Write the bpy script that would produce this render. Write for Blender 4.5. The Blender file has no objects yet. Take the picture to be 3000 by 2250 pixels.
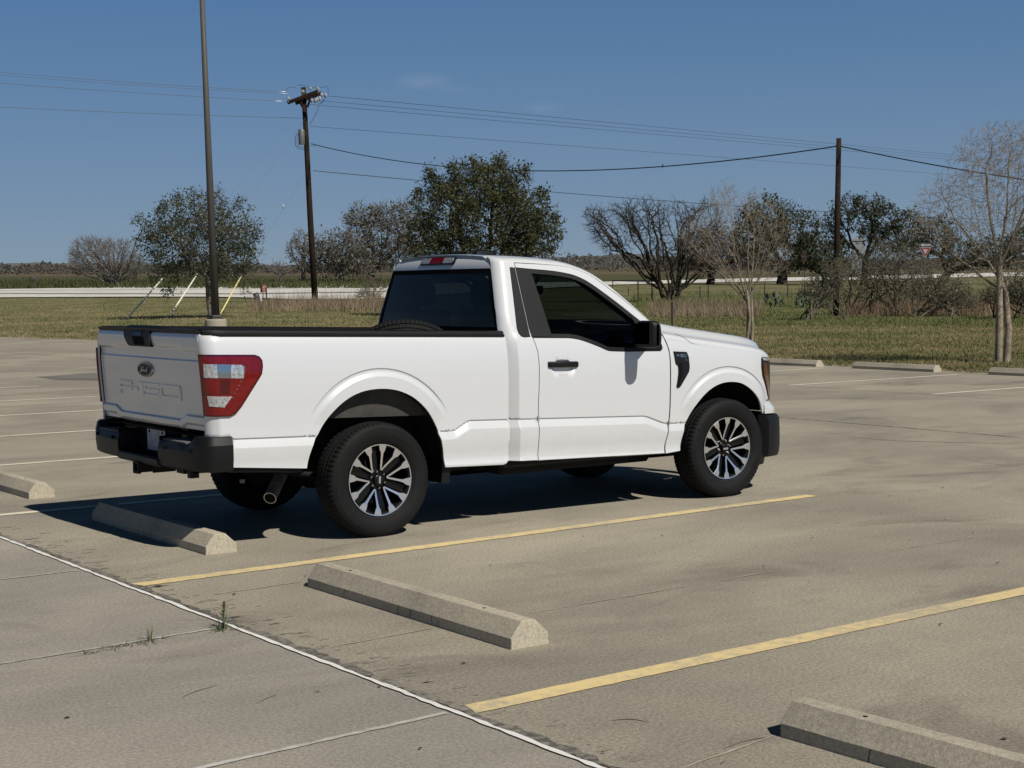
import bpy, math, random
import numpy as np
from mathutils import Vector, Matrix
from mathutils.geometry import delaunay_2d_cdt

SC = bpy.context.scene
COL = SC.collection
# ------------------------------------------------------------------ camera
CAM = np.array([-5.3868, -10.1561, 1.6646]); FPX = 4700.0
YAW, PIT, ROL = .9584, -.0613, -.0123
FW = np.array([math.cos(YAW)*math.cos(PIT), math.sin(YAW)*math.cos(PIT), math.sin(PIT)])
_r = np.cross(FW, [0, 0, 1]); _r /= np.linalg.norm(_r); _u = np.cross(_r, FW)
RT = math.cos(ROL)*_r + math.sin(ROL)*_u; UP = -math.sin(ROL)*_r + math.cos(ROL)*_u
cd = bpy.data.cameras.new("camera"); cam = bpy.data.objects.new("camera", cd); COL.objects.link(cam)
cam.matrix_world = Matrix(((RT[0], UP[0], -FW[0], CAM[0]), (RT[1], UP[1], -FW[1], CAM[1]), (RT[2], UP[2], -FW[2], CAM[2]), (0, 0, 0, 1)))
cd.sensor_width = 36; cd.lens = 36*FPX/3000; cd.clip_start = .1; cd.clip_end = 8000
SC.camera = cam
# ------------------------------------------------------------------ sky, sun, exposure
SUN = np.array([.078, -.68, .729]); SUN /= np.linalg.norm(SUN)
world = bpy.data.worlds.new("World"); SC.world = world; world.use_nodes = True
nt = world.node_tree; nt.nodes.clear()
sky = nt.nodes.new('ShaderNodeTexSky'); sky.sky_type = 'NISHITA'; sky.sun_disc = False
sky.sun_elevation = math.asin(SUN[2]); sky.sun_rotation = math.atan2(SUN[0], SUN[1])
sky.altitude = 0; sky.air_density = 1.0; sky.dust_density = 0; sky.ozone_density = 2.0
def wn(t, **k):
    n = nt.nodes.new(t)
    for a, b in k.items(): setattr(n, a, b)
    return n
L_ = nt.links.new
wtc = wn('ShaderNodeTexCoord'); wsep = wn('ShaderNodeSeparateXYZ'); wadd = wn('ShaderNodeMath', operation='ADD'); wadd.inputs[1].default_value = .30
wcmb = wn('ShaderNodeCombineXYZ'); L_(wtc.outputs['Generated'], wsep.inputs[0]); L_(wsep.outputs[2], wadd.inputs[0])
L_(wsep.outputs[0], wcmb.inputs[0]); L_(wsep.outputs[1], wcmb.inputs[1]); L_(wadd.outputs[0], wcmb.inputs[2]); L_(wcmb.outputs[0], sky.inputs[0])
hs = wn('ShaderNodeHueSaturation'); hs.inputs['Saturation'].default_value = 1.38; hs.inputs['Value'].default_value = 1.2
hi_ = wn('ShaderNodeMapRange'); hi_.inputs[1].default_value = .22; hi_.inputs[2].default_value = .5; hi_.inputs[3].default_value = 1.1; hi_.inputs[4].default_value = .14; L_(wsep.outputs[2], hi_.inputs[0])  # added dimming high in the sky, deepens the shadows on the ground
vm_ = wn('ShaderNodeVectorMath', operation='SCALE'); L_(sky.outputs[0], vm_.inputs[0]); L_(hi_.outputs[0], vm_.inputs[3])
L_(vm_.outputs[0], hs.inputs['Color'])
# aerial haze near the horizon
wmx = wn('ShaderNodeMath', operation='MAXIMUM'); wmx.inputs[1].default_value = 0; L_(wsep.outputs[2], wmx.inputs[0])
wml = wn('ShaderNodeMath', operation='MULTIPLY'); wml.inputs[1].default_value = -7.3; L_(wmx.outputs[0], wml.inputs[0])
wex = wn('ShaderNodeMath', operation='EXPONENT'); L_(wml.outputs[0], wex.inputs[0])
mix = wn('ShaderNodeMix', data_type='RGBA'); STR = .08
mix.inputs[7].default_value = (.245/STR, .318/STR, .380/STR, 1)
L_(wex.outputs[0], mix.inputs[0]); L_(hs.outputs[0], mix.inputs[6])
# two faint wisps of cloud
wcol = mix.outputs[2]
for (u_, v_, sc_, k_) in ((1240, 238, 42, .11), (1592, 316, 60, .07), (1330, 262, 70, .04)):
    c_ = FW+RT*(u_-1500)/FPX-UP*(v_-1125)/FPX; c_ /= np.linalg.norm(c_)
    sb = wn('ShaderNodeVectorMath', operation='SUBTRACT'); sb.inputs[1].default_value = tuple(c_); L_(wtc.outputs['Generated'], sb.inputs[0])
    ml = wn('ShaderNodeVectorMath', operation='MULTIPLY'); ml.inputs[1].default_value = (1, 1, 3.2); L_(sb.outputs[0], ml.inputs[0])
    ln = wn('ShaderNodeVectorMath', operation='LENGTH'); L_(ml.outputs[0], ln.inputs[0])
    ns_ = wn('ShaderNodeTexNoise'); ns_.inputs['Scale'].default_value = 160; ns_.inputs['Detail'].default_value = 5; L_(ml.outputs[0], ns_.inputs['Vector'])
    mr_ = wn('ShaderNodeMapRange'); mr_.inputs[1].default_value = 0; mr_.inputs[2].default_value = 1.0/sc_*.85; mr_.inputs[3].default_value = k_*2; mr_.inputs[4].default_value = 0; L_(ln.outputs['Value'], mr_.inputs[0])
    mm = wn('ShaderNodeMath', operation='MULTIPLY'); L_(mr_.outputs[0], mm.inputs[0]); L_(ns_.outputs[0], mm.inputs[1])
    mx = wn('ShaderNodeMix', data_type='RGBA'); mx.inputs[7].default_value = (.50/STR, .54/STR, .60/STR, 1); L_(mm.outputs[0], mx.inputs[0]); L_(wcol, mx.inputs[6]); wcol = mx.outputs[2]
bg = wn('ShaderNodeBackground'); bg.inputs[1].default_value = STR
wo = wn('ShaderNodeOutputWorld')
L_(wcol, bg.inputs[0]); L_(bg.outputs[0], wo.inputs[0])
sl = bpy.data.lights.new("sun", 'SUN'); sl.energy = 4.5; sl.angle = math.radians(.53); sl.color = (1, .955, .88)
so = bpy.data.objects.new("sun", sl); COL.objects.link(so)
so.rotation_euler = Vector(SUN).to_track_quat('Z', 'Y').to_euler(); so.location = (0, -20, 25)
SC.view_settings.view_transform = 'Standard'; SC.view_settings.look = 'None'
SC.view_settings.exposure = 0; SC.view_settings.gamma = 1
SC.render.engine = 'CYCLES'
SC.cycles.max_bounces = 8; SC.cycles.transparent_max_bounces = 16; SC.cycles.transmission_bounces = 6

# ------------------------------------------------------------------ helpers: pixels of the reference (3000 x 2250) to rays
def ray(u, v): return FW + RT*(u-1500)/FPX - UP*(v-1125)/FPX
GX, GY = -.00086, .01527          # how the land beyond the lot climbs
def lot_edge_x(y): return 18.1 - .14*np.maximum(0, y-15)
def terr(x, y):
    x = np.asarray(x, float); y = np.asarray(y, float)
    dx = x-CAM[0]; dy = y-CAM[1]; d = np.hypot(dx, dy)+1e-6; ca = dx/d; sa = dy/d
    cc = np.maximum(ca, .12)
    # distance along this bearing where the lot ends
    de = (18.1-CAM[0])/cc
    for _ in range(8):
        de = .5*de + .5*(lot_edge_x(CAM[1]+de*sa)-CAM[0])/cc
    de = np.clip(de, 5, 75)
    s = np.clip(GX*ca+GY*sa, 0, 1)
    return s*np.maximum(0, d-de)
def ground(u, d):
    r = ray(u, 784); h = math.hypot(r[0], r[1]); p = CAM[:2]+r[:2]/h*d
    return np.array([p[0], p[1], float(terr(p[0], p[1]))])
def at(u, v, d):
    r = ray(u, v); h = math.hypot(r[0], r[1]); return CAM + r/h*d

# ------------------------------------------------------------------ materials
def rgb(h):
    h = h.lstrip('#'); c = [int(h[i:i+2], 16)/255 for i in (0, 2, 4)]
    return tuple(x/12.92 if x <= .04045 else ((x+.055)/1.055)**2.4 for x in c)
MT = {}
def mat(name, col, rough=.6, metal=0, coat=0, var=0, vscale=8, bump=0, bscale=60, spec=.5, emit=None, col2=None, dirt=0):
    m = bpy.data.materials.new(name); m.use_nodes = True; n = m.node_tree.nodes; l = m.node_tree.links
    b = n['Principled BSDF']; b.inputs['Base Color'].default_value = (*col, 1); b.inputs['Roughness'].default_value = rough
    b.inputs['Metallic'].default_value = metal; b.inputs['Coat Weight'].default_value = coat; b.inputs['Coat Roughness'].default_value = .03
    b.inputs['Specular IOR Level'].default_value = spec
    tc = n.new('ShaderNodeTexCoord')
    if var or col2:
        nz = n.new('ShaderNodeTexNoise'); nz.inputs['Scale'].default_value = vscale; nz.inputs['Detail'].default_value = 5; nz.inputs['Roughness'].default_value = .65
        l.new(tc.outputs['Object'], nz.inputs['Vector'])
        mr = n.new('ShaderNodeValToRGB'); mr.color_ramp.elements[0].position = .32; mr.color_ramp.elements[1].position = .68
        c2 = col2 or tuple(x*(1+var) for x in col)
        c1 = col if col2 else tuple(x*(1-var) for x in col)
        mr.color_ramp.elements[0].color = (*c1, 1); mr.color_ramp.elements[1].color = (*c2, 1)
        l.new(nz.outputs[0], mr.inputs[0]); l.new(mr.outputs[0], b.inputs['Base Color'])
    if bump:
        nb = n.new('ShaderNodeTexNoise'); nb.inputs['Scale'].default_value = bscale; nb.inputs['Detail'].default_value = 4
        l.new(tc.outputs['Object'], nb.inputs['Vector'])
        bp = n.new('ShaderNodeBump'); bp.inputs['Strength'].default_value = bump; bp.inputs['Distance'].default_value = .01
        l.new(nb.outputs[0], bp.inputs['Height']); l.new(bp.outputs[0], b.inputs['Normal'])
    MT[name] = m; return m
def glass_mat(name, tint, gloss=.03):
    m = bpy.data.materials.new(name); m.use_nodes = True; n = m.node_tree.nodes; l = m.node_tree.links; n.clear()
    t = n.new('ShaderNodeBsdfTransparent'); t.inputs[0].default_value = (*tint, 1)
    g = n.new('ShaderNodeBsdfGlossy'); g.inputs['Roughness'].default_value = gloss; g.inputs[0].default_value = (.7, .7, .7, 1)
    ge = n.new('ShaderNodeNewGeometry'); dt = n.new('ShaderNodeVectorMath'); dt.operation = 'DOT_PRODUCT'; l.new(ge.outputs['Incoming'], dt.inputs[0]); l.new(ge.outputs['Normal'], dt.inputs[1])
    ab = n.new('ShaderNodeMath'); ab.operation = 'ABSOLUTE'; l.new(dt.outputs['Value'], ab.inputs[0]); om = n.new('ShaderNodeMath'); om.operation = 'SUBTRACT'; om.inputs[0].default_value = 1; l.new(ab.outputs[0], om.inputs[1])
    pw = n.new('ShaderNodeMath'); pw.operation = 'POWER'; pw.inputs[1].default_value = 5; l.new(om.outputs[0], pw.inputs[0]); f = n.new('ShaderNodeMath'); f.operation = 'MULTIPLY_ADD'; f.inputs[1].default_value = .9; f.inputs[2].default_value = .035; l.new(pw.outputs[0], f.inputs[0])
    x = n.new('ShaderNodeMixShader'); o = n.new('ShaderNodeOutputMaterial')
    l.new(f.outputs[0], x.inputs[0]); l.new(t.outputs[0], x.inputs[1]); l.new(g.outputs[0], x.inputs[2]); l.new(x.outputs[0], o.inputs[0])
    MT[name] = m; return m

# ------------------------------------------------------------------ mesh helpers
def tag(o, label=None, cat=None, group=None, kind=None):
    if label: o['label'] = label
    if cat: o['category'] = cat
    if group: o['group'] = group
    if kind: o['kind'] = kind
    return o
def empty(name, loc=(0, 0, 0), rz=0):
    o = bpy.data.objects.new(name, None); COL.objects.link(o); o.location = loc; o.rotation_euler = (0, 0, rz); o.empty_display_size = .2
    return o
def link(name, V, F, m, parent=None, smooth=False, N=None, mats=None, mi=None, loc=None):
    me = bpy.data.meshes.new(name)
    V = np.asarray(V, float)
    me.from_pydata(V.tolist(), [], [tuple(int(i) for i in f) for f in F]); me.update()
    for q in (mats or [m]): me.materials.append(q)
    if mi is not None: me.polygons.foreach_set('material_index', np.asarray(mi, 'i'))
    if smooth: me.polygons.foreach_set('use_smooth', np.ones(len(me.polygons), bool))
    if N is not None: me.normals_split_custom_set_from_vertices(np.asarray(N, float).tolist())
    o = bpy.data.objects.new(name, me); COL.objects.link(o)
    if parent: o.parent = parent
    if loc is not None: o.location = loc
    return o
def linkfast(name, V, F, m, parent=None, smooth=False, mats=None, mi=None):
    """V (n,3), F (k,4) or (k,3) int arrays"""
    V = np.asarray(V, np.float32); F = np.asarray(F, np.int32); k, w = F.shape
    me = bpy.data.meshes.new(name); me.vertices.add(len(V)); me.vertices.foreach_set('co', V.ravel())
    me.loops.add(k*w); me.loops.foreach_set('vertex_index', F.ravel())
    me.polygons.add(k); me.polygons.foreach_set('loop_start', np.arange(0, k*w, w, dtype=np.int32)); me.polygons.foreach_set('loop_total', np.full(k, w, np.int32))
    for q in (mats or [m]): me.materials.append(q)
    if mi is not None: me.polygons.foreach_set('material_index', np.asarray(mi, 'i'))
    me.update(calc_edges=True)
    if smooth: me.polygons.foreach_set('use_smooth', np.ones(k, bool))
    o = bpy.data.objects.new(name, me); COL.objects.link(o)
    if parent: o.parent = parent
    return o
class MB:
    """collects shapes of ONE part"""
    def __init__(s): s.V = []; s.F = []; s.M = []; s.n = 0
    def add(s, V, F, mi=0):
        V = np.asarray(V, float).reshape(-1, 3); s.V.append(V)
        for f in F: s.F.append(tuple(int(i)+s.n for i in f)); s.M.append(mi)
        s.n += len(V); return s
    def box(s, x0, x1, y0, y1, z0, z1, mi=0, bev=0):
        if bev:
            b = bev; P = []
            for z, e in ((z0, b), (z0+b, 0), (z1-b, 0), (z1, b)):
                for X, Y in ((x0+b+e*0, y0+e), (x1-b, y0+e), (x1-e, y0+b), (x1-e, y1-b), (x1-b, y1-e), (x0+b, y1-e), (x0+e, y1-b), (x0+e, y0+b)):
                    P.append((min(max(X, x0+e), x1-e), min(max(Y, y0+e), y1-e), z))
            F = [tuple(range(7, -1, -1)), tuple(range(24, 32))]
            for k in range(3):
                for i in range(8): F.append((k*8+i, k*8+(i+1) % 8, k*8+8+(i+1) % 8, k*8+8+i))
            return s.add(P, F, mi)
        P = [(x, y, z) for z in (z0, z1) for x, y in ((x0, y0), (x1, y0), (x1, y1), (x0, y1))]
        return s.add(P, [(3, 2, 1, 0), (4, 5, 6, 7), (0, 1, 5, 4), (1, 2, 6, 5), (2, 3, 7, 6), (3, 0, 4, 7)], mi)
    def tube(s, pts, r, seg=8, mi=0, cap=True):
        pts = [np.array(p, float) for p in pts]; n = len(pts)
        rs = r if hasattr(r, '__len__') else [r]*n
        P = []; prev = None
        for i, p in enumerate(pts):
            t = pts[min(i+1, n-1)]-pts[max(i-1, 0)]; t /= np.linalg.norm(t)+1e-12
            if prev is None:
                a = np.cross(t, [0, 0, 1]); 
                if np.linalg.norm(a) < .1: a = np.cross(t, [1, 0, 0])
            else: a = prev - t*np.dot(prev, t)
            a /= np.linalg.norm(a); prev = a; b = np.cross(t, a)
            for k in range(seg):
                q = 2*math.pi*k/seg; P.append(p+rs[i]*(math.cos(q)*a+math.sin(q)*b))
        F = [(i*seg+k, i*seg+(k+1) % seg, (i+1)*seg+(k+1) % seg, (i+1)*seg+k) for i in range(n-1) for k in range(seg)]
        if cap: F += [tuple(range(seg-1, -1, -1)), tuple(range((n-1)*seg, n*seg))]
        return s.add(P, F, mi)
    def lathe(s, prof, seg=32, axis='z', c=(0, 0, 0), mi=0, closed=False):
        """prof: list of (r, h)"""
        P = []; n = len(prof)
        for i in range(seg):
            a = 2*math.pi*i/seg
            for r, h in prof:
                x, y = r*math.cos(a), r*math.sin(a)
                P.append({'z': (x, y, h), 'y': (x, h, y), 'x': (h, x, y)}[axis])
        P = np.array(P)+np.array(c)
        F = []
        for i in range(seg):
            j = (i+1) % seg
            for k in range(n-1 if not closed else n):
                k2 = (k+1) % n
                f = (i*n+k, j*n+k, j*n+k2, i*n+k2)
                F.append(f if axis == 'z' or axis == 'x' else f[::-1])
        return s.add(P, F, mi)
    def prism(s, poly, d0, d1, axis='y', mi=0, bev=0):
        """poly in the plane across axis, extruded from d0 to d1; bev shrinks the d1 face"""
        n = len(poly); c = np.mean(poly, 0)
        def P3(p, d): return {'y': (p[0], d, p[1]), 'x': (d, p[0], p[1]), 'z': (p[0], p[1], d)}[axis]
        def shrink(p):
            q = np.array(p)-c; L = np.linalg.norm(q); return c+q*max(0, 1-bev/max(L, 1e-6))
        P = [P3(p, d0) for p in poly]
        F = [tuple(range(n-1, -1, -1))]
        if bev:
            dm = d1-(bev if d1 > d0 else -bev); P += [P3(p, dm) for p in poly]; P += [P3(shrink(p), d1) for p in poly]; k = 3
        else: P += [P3(p, d1) for p in poly]; k = 2
        for j in range(k-1):
            for i in range(n): F.append((j*n+i, j*n+(i+1) % n, (j+1)*n+(i+1) % n, (j+1)*n+i))
        F.append(tuple(range((k-1)*n, k*n)))
        return s.add(P, F, mi)
    def grid(s, G, mi=0, wrap=False, flip=False):
        G = np.asarray(G, float); n, m = G.shape[:2]
        F = []
        for i in range(n-1):
            for j in range(m if wrap else m-1):
                j2 = (j+1) % m; f = (i*m+j, i*m+j2, (i+1)*m+j2, (i+1)*m+j); F.append(f[::-1] if flip else f)
        return s.add(G.reshape(-1, 3), F, mi)
    def build(s, name, m, parent=None, smooth=False, mats=None, xf=None, angle=None, loc=None):
        V = np.concatenate(s.V)
        if xf is not None: V = xf(V)
        o = link(name, V, s.F, m, parent, smooth or angle is not None, mats=mats, mi=s.M if mats else None, loc=loc)
        if angle is not None:
            import bmesh
            bm = bmesh.new(); bm.from_mesh(o.data); bmesh.ops.recalc_face_normals(bm, faces=bm.faces)
            th = math.radians(angle)
            for e in bm.edges:
                if len(e.link_faces) != 2 or e.calc_face_angle(9) > th: e.smooth = False
            bm.to_mesh(o.data); bm.free()
        else:
            import bmesh
            bm = bmesh.new(); bm.from_mesh(o.data); bmesh.ops.recalc_face_normals(bm, faces=bm.faces); bm.to_mesh(o.data); bm.free()
        return o
def copy_tree(o, parent=None):
    c = o.copy(); COL.objects.link(c)
    if parent is not None: c.parent = parent
    for ch in list(o.children): copy_tree(ch, c)
    return c

# ---------------------------------------------------- panels cut from smooth surfaces
def inpoly(P, poly):
    x, y = P[:, 0], P[:, 1]; q = np.asarray(poly); r = np.zeros(len(P), bool); n = len(q)
    for i in range(n):
        x1, y1 = q[i]; x2, y2 = q[(i+1) % n]
        if y1 == y2: continue
        c = ((y1 > y) != (y2 > y)) & (x < (x2-x1)*(y-y1)/(y2-y1)+x1); r ^= c
    return r
def segdist(P, poly):
    q = np.asarray(poly, float); d = np.full(len(P), 1e9)
    for i in range(len(q)):
        a = q[i]; b = q[(i+1) % len(q)]; ab = b-a; t = np.clip(((P-a)@ab)/(ab@ab+1e-15), 0, 1)
        d = np.minimum(d, np.hypot(*(P-a-t[:, None]*ab).T))
    return d
def resamp(poly, h):
    out = []; q = np.asarray(poly, float)
    for i in range(len(q)):
        a = q[i]; b = q[(i+1) % len(q)]; k = max(1, int(math.ceil(np.hypot(*(b-a))/h)))
        for j in range(k): out.append(a+(b-a)*j/k)
    return np.array(out)
def offset(poly, g):
    """move a polygon inward by g"""
    q = np.asarray(poly, float); n = len(q); A = .5*sum(q[i][0]*q[(i+1) % n][1]-q[(i+1) % n][0]*q[i][1] for i in range(n)); s = 1 if A > 0 else -1
    out = []
    for i in range(n):
        a, b, c = q[i-1], q[i], q[(i+1) % n]; e1 = b-a; e2 = c-b
        n1 = np.array([-e1[1], e1[0]])/(np.hypot(*e1)+1e-12)*s; n2 = np.array([-e2[1], e2[0]])/(np.hypot(*e2)+1e-12)*s
        m = n1+n2; m /= max(np.dot(m, m)/2, .5); out.append(b+m*g)
    return np.array(out)
def smooth_path(pts, n=6, closed=False):
    p = [np.array(a, float) for a in pts]; out = []; L = len(p)
    for i in range(L if closed else L-1):
        p0 = p[i-1] if (i > 0 or closed) else p[i]; p1 = p[i]; p2 = p[(i+1) % L]; p3 = p[(i+2) % L] if (i+2 < L or closed) else p2
        for k in range(n):
            t = k/n; out.append(.5*((2*p1)+(-p0+p2)*t+(2*p0-5*p1+4*p2-p3)*t*t+(-p0+3*p1-3*p2+p3)*t**3))
    if not closed: out.append(p[-1])
    return [tuple(o) for o in out]
def panel(name, poly, M, m, parent, holes=(), step=.03, extra=None, lip=.012, sg=-1, xf=None, off=0.0, out='y', gap=0):
    """cut poly (with holes) out of the surface M(u,v) -> (x, |y|, z); sg sets the side"""
    if gap: poly = offset(poly, gap); holes = [offset(h, -gap) for h in holes]
    loops = [resamp(poly, step)]+[resamp(h, step) for h in holes]
    lo = loops[0].min(0); hi = loops[0].max(0)
    gu, gv = np.meshgrid(np.arange(lo[0]+step*.5, hi[0], step), np.arange(lo[1]+step*.5, hi[1], step)); P = np.stack([gu.ravel(), gv.ravel()], 1)
    if extra is not None:
        ex = np.asarray(extra); dx = np.array([np.min(np.hypot(*(ex-p).T)) for p in P]); P = np.concatenate([P[dx > step*.35], ex])
    k = inpoly(P, poly)
    for h in holes: k &= ~inpoly(P, h)
    P = P[k]; k = segdist(P, loops[0]) > step*.3
    for h in loops[1:]: k &= segdist(P, h) > step*.3
    P = P[k]
    V2 = []; E = []
    for L in loops:
        b = len(V2); V2 += [tuple(a) for a in L]; E += [(b+i, b+(i+1) % len(L)) for i in range(len(L))]
    V2 += [tuple(a) for a in P]
    r = delaunay_2d_cdt([Vector(a) for a in V2], E, [], 0, 1e-7)
    q = np.array([tuple(a) for a in r[0]]); T = np.array([f for f in r[2] if len(f) == 3]); C = q[T].mean(1)
    k = inpoly(C, loops[0])
    for h in loops[1:]: k &= ~inpoly(C, h)
    T = T[k]
    used = np.unique(T); remap = -np.ones(len(q), int); remap[used] = np.arange(len(used)); q = q[used]; T = remap[T]
    X = M(q[:, 0], q[:, 1]); e = 1e-4
    N = np.cross(M(q[:, 0]+e, q[:, 1])-M(q[:, 0]-e, q[:, 1]), M(q[:, 0], q[:, 1]+e)-M(q[:, 0], q[:, 1]-e))
    N /= np.linalg.norm(N, axis=1)[:, None]+1e-15
    ax, so_ = {'y': (1, 1), 'z': (2, 1), 'x': (0, 1), '-x': (0, -1)}[out]; flipN = so_*np.sign(np.median(N[:, ax]))
    N = N*flipN
    X = X+N*off
    X[:, 1] *= sg; N[:, 1] *= sg
    fn = np.cross(X[T[:, 1]]-X[T[:, 0]], X[T[:, 2]]-X[T[:, 0]]); w = np.sum(fn*N[T[:, 0]], 1) < 0; T[w] = T[w][:, ::-1]
    cnt = {}
    for t in T:
        for a, b in ((t[0], t[1]), (t[1], t[2]), (t[2], t[0])): cnt[(a, b)] = 1
    F = [tuple(t) for t in T]; Vs = [X]; Ns = [N]; n = len(X)
    if lip:
        be = [(a, b) for (a, b) in cnt if (b, a) not in cnt]
        idx = {}; up = []; 
        for a, b in be:
            for c in (a, b):
                if c not in idx: idx[c] = len(up); up.append(c)
        up = np.array(up); Vs += [X[up], X[up]-N[up]*lip]; Ns += [np.zeros((len(up), 3))]*2
        for a, b in be: F.append((n+idx[a], n+idx[a]+len(up), n+idx[b]+len(up), n+idx[b]))
    V = np.concatenate(Vs); NN = np.concatenate(Ns)
    if xf is not None: V = xf(V)
    return link(name, V, F, m, parent, True, NN)
def rk(V):
    V = np.array(V, float); V[:, 2] -= .030*V[:, 0]; return V
# ================================================================== the pickup truck
white = mat('white_paint', (.61, .622, .63), .38, coat=1.0, var=.012, vscale=40)
def road_film(m):
    n = m.node_tree.nodes; l = m.node_tree.links.new; b = n['Principled BSDF']; src = b.inputs['Base Color'].links[0].from_socket
    tc = n.new('ShaderNodeTexCoord'); sp_ = n.new('ShaderNodeSeparateXYZ'); l(tc.outputs['Object'], sp_.inputs[0])
    mr = n.new('ShaderNodeMapRange'); mr.inputs[1].default_value = .40; mr.inputs[2].default_value = .78; mr.inputs[3].default_value = .34; mr.inputs[4].default_value = .04; l(sp_.outputs[2], mr.inputs[0])
    nz = n.new('ShaderNodeTexNoise'); nz.inputs['Scale'].default_value = 9; nz.inputs['Detail'].default_value = 9; nz.inputs['Roughness'].default_value = .8; l(tc.outputs['Object'], nz.inputs['Vector'])
    m1 = n.new('ShaderNodeMath'); m1.operation = 'MULTIPLY'; l(mr.outputs[0], m1.inputs[0]); l(nz.outputs[0], m1.inputs[1])
    n2 = n.new('ShaderNodeTexNoise'); n2.inputs['Scale'].default_value = 85; n2.inputs['Detail'].default_value = 2; l(tc.outputs['Object'], n2.inputs['Vector'])
    r2 = n.new('ShaderNodeValToRGB'); r2.color_ramp.elements[0].position = .66; r2.color_ramp.elements[1].position = .76; r2.color_ramp.elements[0].color = (0, 0, 0, 1); r2.color_ramp.elements[1].color = (.5, .5, .5, 1); l(n2.outputs[0], r2.inputs[0])
    m2 = n.new('ShaderNodeMath'); m2.operation = 'MAXIMUM'; m3 = n.new('ShaderNodeMath'); m3.operation = 'MULTIPLY'; l(r2.outputs[0], m3.inputs[0]); l(mr.outputs[0], m3.inputs[1]); l(m1.outputs[0], m2.inputs[0]); l(m3.outputs[0], m2.inputs[1])
    x = n.new('ShaderNodeMix'); x.data_type = 'RGBA'; x.inputs[7].default_value = (.27, .235, .18, 1); l(m2.outputs[0], x.inputs[0]); l(src, x.inputs[6]); l(x.outputs[2], b.inputs['Base Color'])
road_film(white)
blackp = mat('black_plastic', (.0055, .0055, .0058), .5, bump=.18, bscale=350, spec=.3)
gloss = mat('gloss_black', (.005, .005, .0055), .3, coat=.15, spec=.25)
seamk = mat('dark_cavity', (.006, .006, .007), .9, spec=.1)
rubber = mat('rubber', (.022, .022, .023), .72, bump=.3, bscale=90, var=.25, vscale=14)
alu = mat('machined_aluminium', (.74, .74, .75), .28, metal=.9)
chrome = mat('chrome', (.6, .6, .6), .12, metal=1)
steel = mat('dark_steel', (.012, .012, .012), .6, metal=.2, spec=.2)
pipe_m = mat('exhaust_steel', (.16, .14, .115), .55, metal=.3, var=.3, vscale=25)
redl = mat('red_lens', (.14, .001, .002), .1, coat=.8, var=.3, vscale=30, spec=.3)
redd = mat('dark_red_lens', (.055, .001, .002), .1, coat=.8, spec=.3)
clearl = mat('clear_lens', (.52, .53, .55), .15, metal=.55, coat=1, var=.45, vscale=60)
amber = mat('amber_lens', (.085, .016, .006), .1, coat=1, var=.5, vscale=25)
inner = mat('cabin_trim', (.012, .0125, .014), .8, spec=.2)
tint = glass_mat('tinted_glass', (.10, .12, .115))
tint_r = glass_mat('privacy_glass', (.10, .12, .12))
tint_b = glass_mat('windshield_glass', (.62, .70, .66))
navy = mat('navy_enamel', (.003, .005, .014), .45, spec=.15)
bedm = mat('bed_liner', (.014, .014, .015), .8, spec=.2)

PZ = np.array([(.30, .86), (.36, .885), (.385, .92), (.41, .938), (.428, .953), (.447, .961), (.460, .961), (.482, .949), (.51, .9465), (.54, .9465), (.60, .953), (.66, .955), (.70, .955), (.76, .954), (.85, .956),
               (.95, .9595), (1.05, .961), (1.12, .9595), (1.20, .954), (1.27, .944), (1.31, .935), (1.335, .9255), (1.37, .911), (1.42, .893), (1.5, .8645), (1.6, .828), (1.7, .791), (1.8, .7535), (1.87, .727), (1.95, .70)])
_zz = np.linspace(.3, 1.95, 826); _yy = np.interp(_zz, PZ[:, 0], PZ[:, 1])
_lo = np.convolve(np.pad(_yy, 2, mode='edge'), np.ones(5)/5, 'valid')
for _ in range(3):
    _k = np.ones(13)/13; _yy = np.convolve(np.pad(_yy, 6, mode='edge'), _k, 'valid')
_w = np.clip((_zz-.50)/.04, 0, 1); _yy = _yy*_w+_lo*(1-_w)
def prof(z): return np.interp(z, _zz, _yy)
def sst(t): t = np.clip(t, 0, 1); return t*t*(3-2*t)
CRX = [-1.3, .575, .60, .70, .73, 2.27, 2.31, 2.46, 2.50, 3.9]; CRZ = [.690, .690, .697, .752, .757, .746, .739, .690, .684, .684]
def step_f(d, band, out, dip):
    """d: distance above the feature line; below it the sheet steps outwards"""
    return np.where(d > 0, -dip*sst(1-d/.008), -dip+(out+dip)*np.clip(-d/band, 0, 1))
def feat(x, z):
    """style lines: lower crease and the two wheel arch flares"""
    zc = np.interp(x, CRX, CRZ); slope = np.gradient(np.interp(np.array([0, 1.]), [0, 1], [0, 1]))[0]*0
    f = step_f(z-zc, .055, .013, .010)
    for cx, cz, R, sx, sw in ((.01, .52, .602, 1.0, .047), (3.125, .525, .582, .965, .045)):
        r = np.hypot((x-cx)/sx, z-cz); a = np.degrees(np.arctan2(z-cz, np.abs(x-cx)))
        fade = sst((a-25)/22)
        g = step_f(r-R, sw, .016, .008)
        cmb_ = np.where(r > R, np.minimum(g, f), np.maximum(f, g)); f = np.where(r < R+.013, f*(1-fade)+cmb_*fade, f)
    hq = (np.abs((x-1.522)/.112)**3+np.abs((z-1.127)/(.050-.016*sst((np.abs(x-1.522)-.045)/.03)*(z > 1.127)))**3)**(1/3); f = f-.017*(1-sst((hq-.72)/.28))
    return f
FX = np.array([0, 1.0])
def plan(x):
    """front taper in plan"""
    t = np.clip((x-3.18)/.72, 0, .985); return (1-t**3)**(1/3)
def Ys(x, z): return (prof(z)+feat(x, z))*plan(x)
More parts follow.
